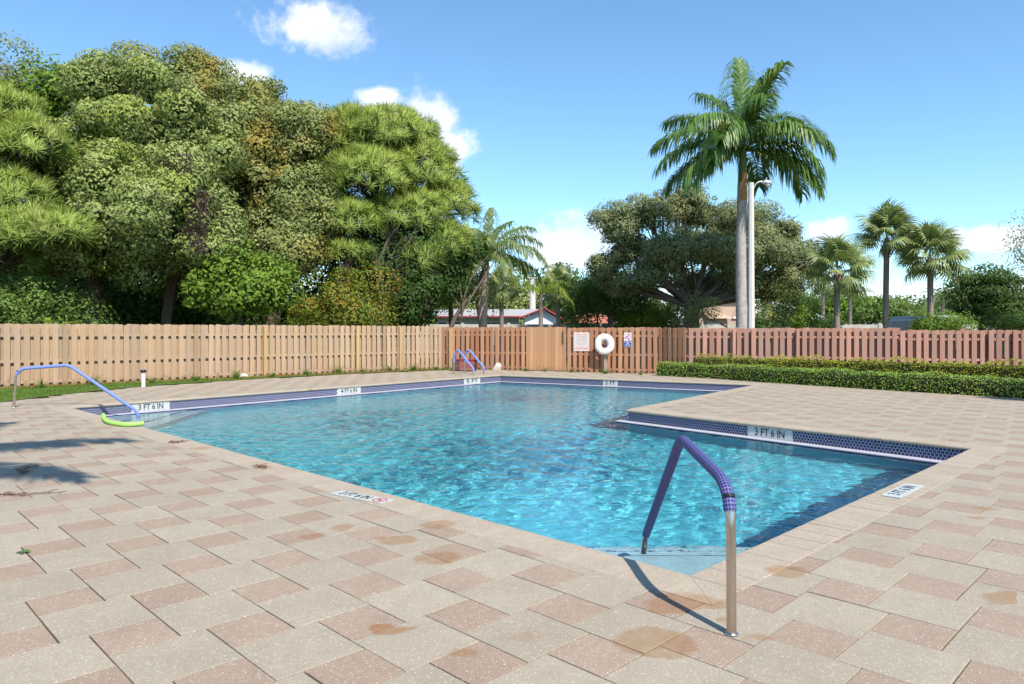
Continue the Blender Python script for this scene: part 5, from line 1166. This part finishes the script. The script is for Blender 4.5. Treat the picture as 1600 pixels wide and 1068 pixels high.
# ---------------------------------------------------------------- boundary wall, houses, van
M['wall'] = plain('weathered concrete wall', (0.46, 0.44, 0.40), 0.9, 0.2, var=0.3, scale=1.6)
root = empty('concrete_wall', (-6.0, 44.6, 0)); tag(root, 'low pale concrete panel wall beyond the fence in front of the houses', 'wall')
for k in range(13): mb = MB(); mb.box((k*2.9+1.45, 0, .93), (2.72, .09, 2.02-.004*k)); mb.build('panel', M['wall'], root); mb = MB(); mb.box((k*2.9, 0, .96), (.2, .2, 2.12)); mb.build('post', M['wall'], root)
M['white_wall'] = plain('white render', (0.66, 0.68, 0.72), 0.85, scale=1); M['grey_wall'] = plain('grey blue render', (0.34, 0.40, 0.43), 0.85, scale=1); M['pale_roof'] = plain('pale grey roof', (0.36, 0.345, 0.34), 0.85, var=.15, scale=2); M['red_trim'] = plain('red fascia', (0.36, 0.055, 0.075), 0.6)
M['glass'] = plain('dark window glass', (0.02, 0.025, 0.03), 0.1, 0.6); M['beige'] = plain('beige render', (0.46, 0.33, 0.25), 0.85, scale=1); M['tan_roof'] = plain('tan tiles', (0.52, 0.35, 0.24), 0.85, var=.2, scale=6); M['terracotta'] = plain('terracotta tiles', (0.46, 0.17, 0.12), 0.85, var=.25, scale=6); M['white_trim'] = plain('white trim', (0.72, 0.72, 0.72), 0.7); M['far_roof'] = plain('light shingles', (0.52, 0.50, 0.48), 0.85, var=.12, scale=3)
def part(root, name, mat, *boxes):
    mb = MB()
    for b_ in boxes: mb.box(*b_)
    return mb.build(name, M[mat], root)
def poly_part(root, name, mat, verts, faces): mb = MB(); mb.add(verts, faces); return mb.build(name, M[mat], root)
def px_x(px, Y): return (px-800)/FPX*Y
Y = 60; x0, x1, x2 = px_x(664, Y), px_x(815, Y), px_x(873, Y)
h = empty('white_house', (0, Y, 0)); tag(h, 'low white house with pale roof and red fascia behind the queen palm', 'house')
part(h, 'wall', 'grey_wall', (((x0+x1)/2+.4, 4, 1.35), (x1-x0-1.2, 6, 2.7)))
gx = (x1+x2)/2; gw = x2-x1-.5
mb = MB(); mb.prism([(gx-gw/2, 0), (gx+gw/2, 0), (gx+gw/2, 6), (gx-gw/2, 6)], 0, 2.65); mb.build('gable_wall', M['white_wall'], h)
poly_part(h, 'gable', 'white_wall', [(gx-gw/2, 0, 2.65), (gx+gw/2, 0, 2.65), (gx+.35, 0, 3.3), (gx-gw/2, 0.2, 2.65), (gx+gw/2, 0.2, 2.65), (gx+.35, 0.2, 3.3)], [(0, 1, 2), (3, 5, 4), (0, 2, 5, 3), (1, 4, 5, 2)])
rf = poly_part(h, 'roof', 'pale_roof', [(x0-.3, 0.1, 2.78), (x1+.2, .1, 2.78), (x1+1.7, 4, 3.48), (x0+.6, 4, 3.48), (x0-.3, 8, 2.78), (x1+.2, 8, 2.78), (x0-.3, .1, 2.70), (x1+.2, .1, 2.70), (x0-.3, 8, 2.70), (x1+.2, 8, 2.70)], [(0, 1, 2, 3), (3, 2, 5, 4), (0, 3, 4), (0, 6, 7, 1), (4, 5, 9, 8), (6, 8, 9, 7)])
poly_part(h, 'roof', 'pale_roof', [(gx-gw/2-.4, -.4, 2.64), (gx+.35, -.4, 3.46), (gx+gw/2+.4, -.4, 2.62), (gx-gw/2-.4, 7, 2.64), (gx+.35, 7, 3.46), (gx+gw/2+.4, 7, 2.62)], [(0, 1, 4, 3), (1, 2, 5, 4)])
mb = MB(); mb.bar((x0-.3, .05, 2.74), (x1+.2, .05, 2.74), .08, .11); mb.build('fascia', M['red_trim'], rf)
for a_, b_ in (((gx-gw/2-.45, -.45, 2.62), (gx+.35, -.45, 3.45)), ((gx+.35, -.45, 3.45), (gx+gw/2+.45, -.45, 2.60))): mb = MB(); mb.bar(a_, b_, .08, .11); mb.build('fascia', M['red_trim'], rf)
for wx, ww in ((px_x(712, Y), .9), (px_x(767, Y), 1.6), (px_x(690, Y), .7)): wd_ = part(h, 'window', 'white_trim', ((wx, .97, 1.75), (ww+.14, .06, 1.15))); part(wd_, 'pane', 'glass', ((wx, .93, 1.75), (ww, .04, 1.0)))
Y = 70; h = empty('terracotta_house', (0, Y, 0)); tag(h, 'house with terracotta tiled roof behind the yellow green palm', 'house'); xa, xb = px_x(878, Y), px_x(965, Y)
part(h, 'wall', 'beige', (((xa+xb)/2, 3, 1.2), (xb-xa-.8, 5, 2.4))); poly_part(h, 'roof', 'terracotta', [(xa-.3, 0, 2.3), (xb+.3, 0, 2.3), (xb-1.5, 3, 3.35), (xa+1.2, 3, 3.35), (xa-.3, 6, 2.3), (xb+.3, 6, 2.3)], [(0, 1, 2, 3), (0, 3, 4), (1, 5, 2), (3, 2, 5, 4), (0, 4, 5, 1)])
wd_ = part(h, 'window', 'white_trim', ((px_x(930, Y), .46, 1.4), (1.3, .06, 1.1))); part(wd_, 'pane', 'glass', ((px_x(930, Y), .42, 1.4), (1.15, .04, .95)))
Y = 58; h = empty('beige_house', (0, Y, 0)); tag(h, 'beige two level house with tan tiled roofs behind the oak trunk', 'house'); xa, xb = px_x(1078, Y), px_x(1220, Y)
part(h, 'wall', 'beige', (((xa+xb)/2, 4, 1.3), (xb-xa, 6, 2.6))); xm0, xm1 = px_x(1105, Y), px_x(1185, Y); part(h, 'upper_wall', 'beige', (((xm0+xm1)/2, 4.3, 3.2), (xm1-xm0, 4, 1.9)))
poly_part(h, 'roof', 'tan_roof', [(xm0-.4, 1.9, 4.1), (xm1+.4, 1.9, 4.1), ((xm0+xm1)/2, 4.3, 4.95), (xm0-.4, 6.7, 4.1), (xm1+.4, 6.7, 4.1)], [(0, 1, 2), (1, 4, 2), (4, 3, 2), (3, 0, 2), (0, 3, 4, 1)])
poly_part(h, 'lower_roof', 'tan_roof', [(px_x(1108, Y), .4, 2.55), (px_x(1150, Y), .4, 2.55), (px_x(1122, Y), 2.2, 3.3), (px_x(1108, Y), 2.2, 3.3)], [(0, 1, 2, 3)])
poly_part(h, 'lower_roof', 'tan_roof', [(px_x(1066, Y), .2, 1.55), (px_x(1092, Y), .2, 2.0), (px_x(1092, Y), 2.2, 2.7), (px_x(1070, Y), 2.2, 2.1)], [(0, 1, 2, 3)])
mb = MB(); mb.bar((px_x(1150, Y), .9, 2.62), (xb+.2, .9, 2.62), .1, .16); mb.build('fascia', M['white_trim'], h)
wd_ = part(h, 'window', 'white_trim', ((px_x(1119, Y), .96, 1.72), (.95, .06, .95))); part(wd_, 'pane', 'lens', ((px_x(1119, Y), .92, 1.72), (.8, .04, .8)))
for px in (1135, 1197): wd_ = part(h, 'window', 'white_trim', ((px_x(px, Y), .96, 1.6), (1.0, .06, 1.0))); part(wd_, 'pane', 'glass', ((px_x(px, Y), .92, 1.6), (.86, .04, .86)))
Y = 66; h = empty('grey_roof_house', (0, Y, 0)); tag(h, 'house with light grey hip roof and small white cupola behind the round bush', 'house'); xa, xb = px_x(1216, Y), px_x(1300, Y)
part(h, 'wall', 'beige', (((xa+xb)/2, 3, 1.25), (xb-xa-.6, 5, 2.5))); poly_part(h, 'roof', 'far_roof', [(xa-.3, 0, 2.45), (xb, 0, 2.45), (px_x(1262, Y), 3, 4.2), (px_x(1228, Y), 3, 4.2), (xa-.3, 6, 2.45), (xb, 6, 2.45)], [(0, 1, 2, 3), (0, 3, 4), (1, 5, 2), (3, 2, 5, 4), (0, 4, 5, 1)])
cx = px_x(1228, Y); cu = part(h, 'cupola', 'white_trim', ((cx, 3, 4.5), (.8, .8, .7))); poly_part(cu, 'cupola_roof', 'white_trim', [(cx-.65, 2.35, 4.85), (cx+.65, 2.35, 4.85), (cx+.65, 3.65, 4.85), (cx-.65, 3.65, 4.85), (cx, 3, 5.35)], [(0, 1, 4), (1, 2, 4), (2, 3, 4), (3, 0, 4), (0, 3, 2, 1)])
Y = 50; h = empty('tan_house', (0, Y, 0)); tag(h, 'tan house corner with pale eave at the right edge', 'house'); xa, xb = px_x(1578, Y), px_x(1700, Y)
part(h, 'wall', 'beige', (((xa+xb)/2, 3, 1.4), (xb-xa, 5, 2.8))); poly_part(h, 'roof', 'tan_roof', [(xa-.5, 0, 2.8), (xb, 0, 2.8), (xb, 3, 3.8), (xa+1, 3, 3.8)], [(0, 1, 2, 3)])
# van seen from behind
M['van'] = plain('grey van paint', (0.16, 0.18, 0.20), 0.25, 0.6, 0.2, 0.05); M['van_roof'] = plain('silver van roof', (0.55, 0.56, 0.57), 0.3, 0.5, 0.3, .05); M['tail'] = plain('red tail lamp', (0.50, 0.02, 0.02), 0.2, 0.5); M['tyre'] = plain('tyre rubber', (0.02, 0.02, 0.02), 0.8)
Y = 38.0; c = ap(1473, 515, Y); v = empty('van', (c.x, Y, 0)); tag(v, 'dark grey van with silver roof parked behind the fence, rear towards the pool', 'van')
mb = MB(); W2 = 1.0
sec = [(-W2, .35), (-W2, 1.35), (-W2*.93, 2.1), (-W2*.80, 2.3), (W2*.80, 2.3), (W2*.93, 2.1), (W2, 1.35), (W2, .35)]; n = len(sec)
ys = [(0.0, 1.0), (.12, 1.0), (3.6, 1.0), (4.2, .62), (5.0, .55)]
vs_ = [(x, y, .35+(z-.35)*k) for y, k in ys for x, z in sec]; mb.add(vs_, [(i*n+j, (i+1)*n+j, (i+1)*n+(j+1) % n, i*n+(j+1) % n) for i in range(4) for j in range(n)]+[tuple(range(n)), tuple(range(5*n-1, 4*n-1, -1))]); mb.build('body', M['van'], v)
part(v, 'roof_panel', 'van_roof', ((0, 1.8, 2.325), (1.62, 3.4, .05))); part(v, 'roof_panel', 'van_roof', ((0, .0, 2.27), (1.7, .12, .10)))
wd_ = part(v, 'rear_window', 'glass', ((0, -.012, 1.78), (1.45, .03, .52)))
for sx_ in (-1, 1): part(v, 'tail_lamp', 'tail', ((sx_*.89, -.012, 1.72), (.14, .05, .46)))
for sx_ in (-1, 1):
    for y in (.9, 4.0):
        mb = MB(); mb.tube([(sx_*.78, y, .34), (sx_*.99, y, .34)], .34, 18); wh = mb.build('wheel', M['tyre'], v); mb = MB(); mb.tube([(sx_*.98, y, .34), (sx_*1.0, y, .34)], .2, 14); mb.build('rim', M['van_roof'], wh)
part(v, 'bumper', 'black', ((0, -.06, .5), (1.9, .14, .22)))
# poles
b = ap(933.5, 515, 42); o = MB(); o.tube([(0, 0, -.1), (0, 0, 5.9)], [.06, .045], 8); pr = empty('thin_pole', (b.x, b.y, 0)); tag(pr, 'thin dark metal pole in front of the oak crown', 'pole'); o.build('shaft', M['steel_dark'], pr); part(pr, 'cap', 'steel_dark', ((0, 0, 5.92), (.2, .1, .06)))
b = ap(832, 515, 66); o = MB(); o.tube([(0, 0, -.1), (0, 0, 6.4)], [.34, .27], 10); pr = empty('utility_pole', (b.x, b.y, 0)); tag(pr, 'white concrete pole behind the white house roof', 'pole'); o.build('shaft', M['concrete'], pr); part(pr, 'cap', 'concrete', ((0, 0, 6.42), (.62, .62, .08)))
b = ap(896, 515, 46); pr = empty('panel_on_pole', (b.x, b.y, 0)); tag(pr, 'black square panel on a thin pole left of the yellow green palm', 'panel'); o = MB(); o.tube([(0, 0, -.1), (0, 0, 2.4)], .035, 6); o.build('shaft', M['steel_dark'], pr); part(pr, 'board', 'black', ((0, -.05, 2.75), (.58, .05, .40)))
# the palms beside the photographer whose fronds shade the deck
for k, (x, y, s, lab) in enumerate(((-4.25, 0.85, 0, 'palm standing beside the deck outside the view, its fronds shade the left pavers'), (16.9, 6.2, 40, 'palm standing outside the view at the right, its frond tips shade the deck'))):
    feather_palm('shade_palm', lab, (x, y), [(0, 0, -.1), (.1, 0, 4.5), (0, .1, 9.0)], [.22, .17, .14], (0, .1, 9.0), [(a_+s, e_, 3.4, 70) for a_, e_ in zip(range(0, 360, 30), (20, 45, 10, 60, 25, 50, 15, 40, 30, 65, 12, 48))], 'palm', .75, .085, 56, .8)
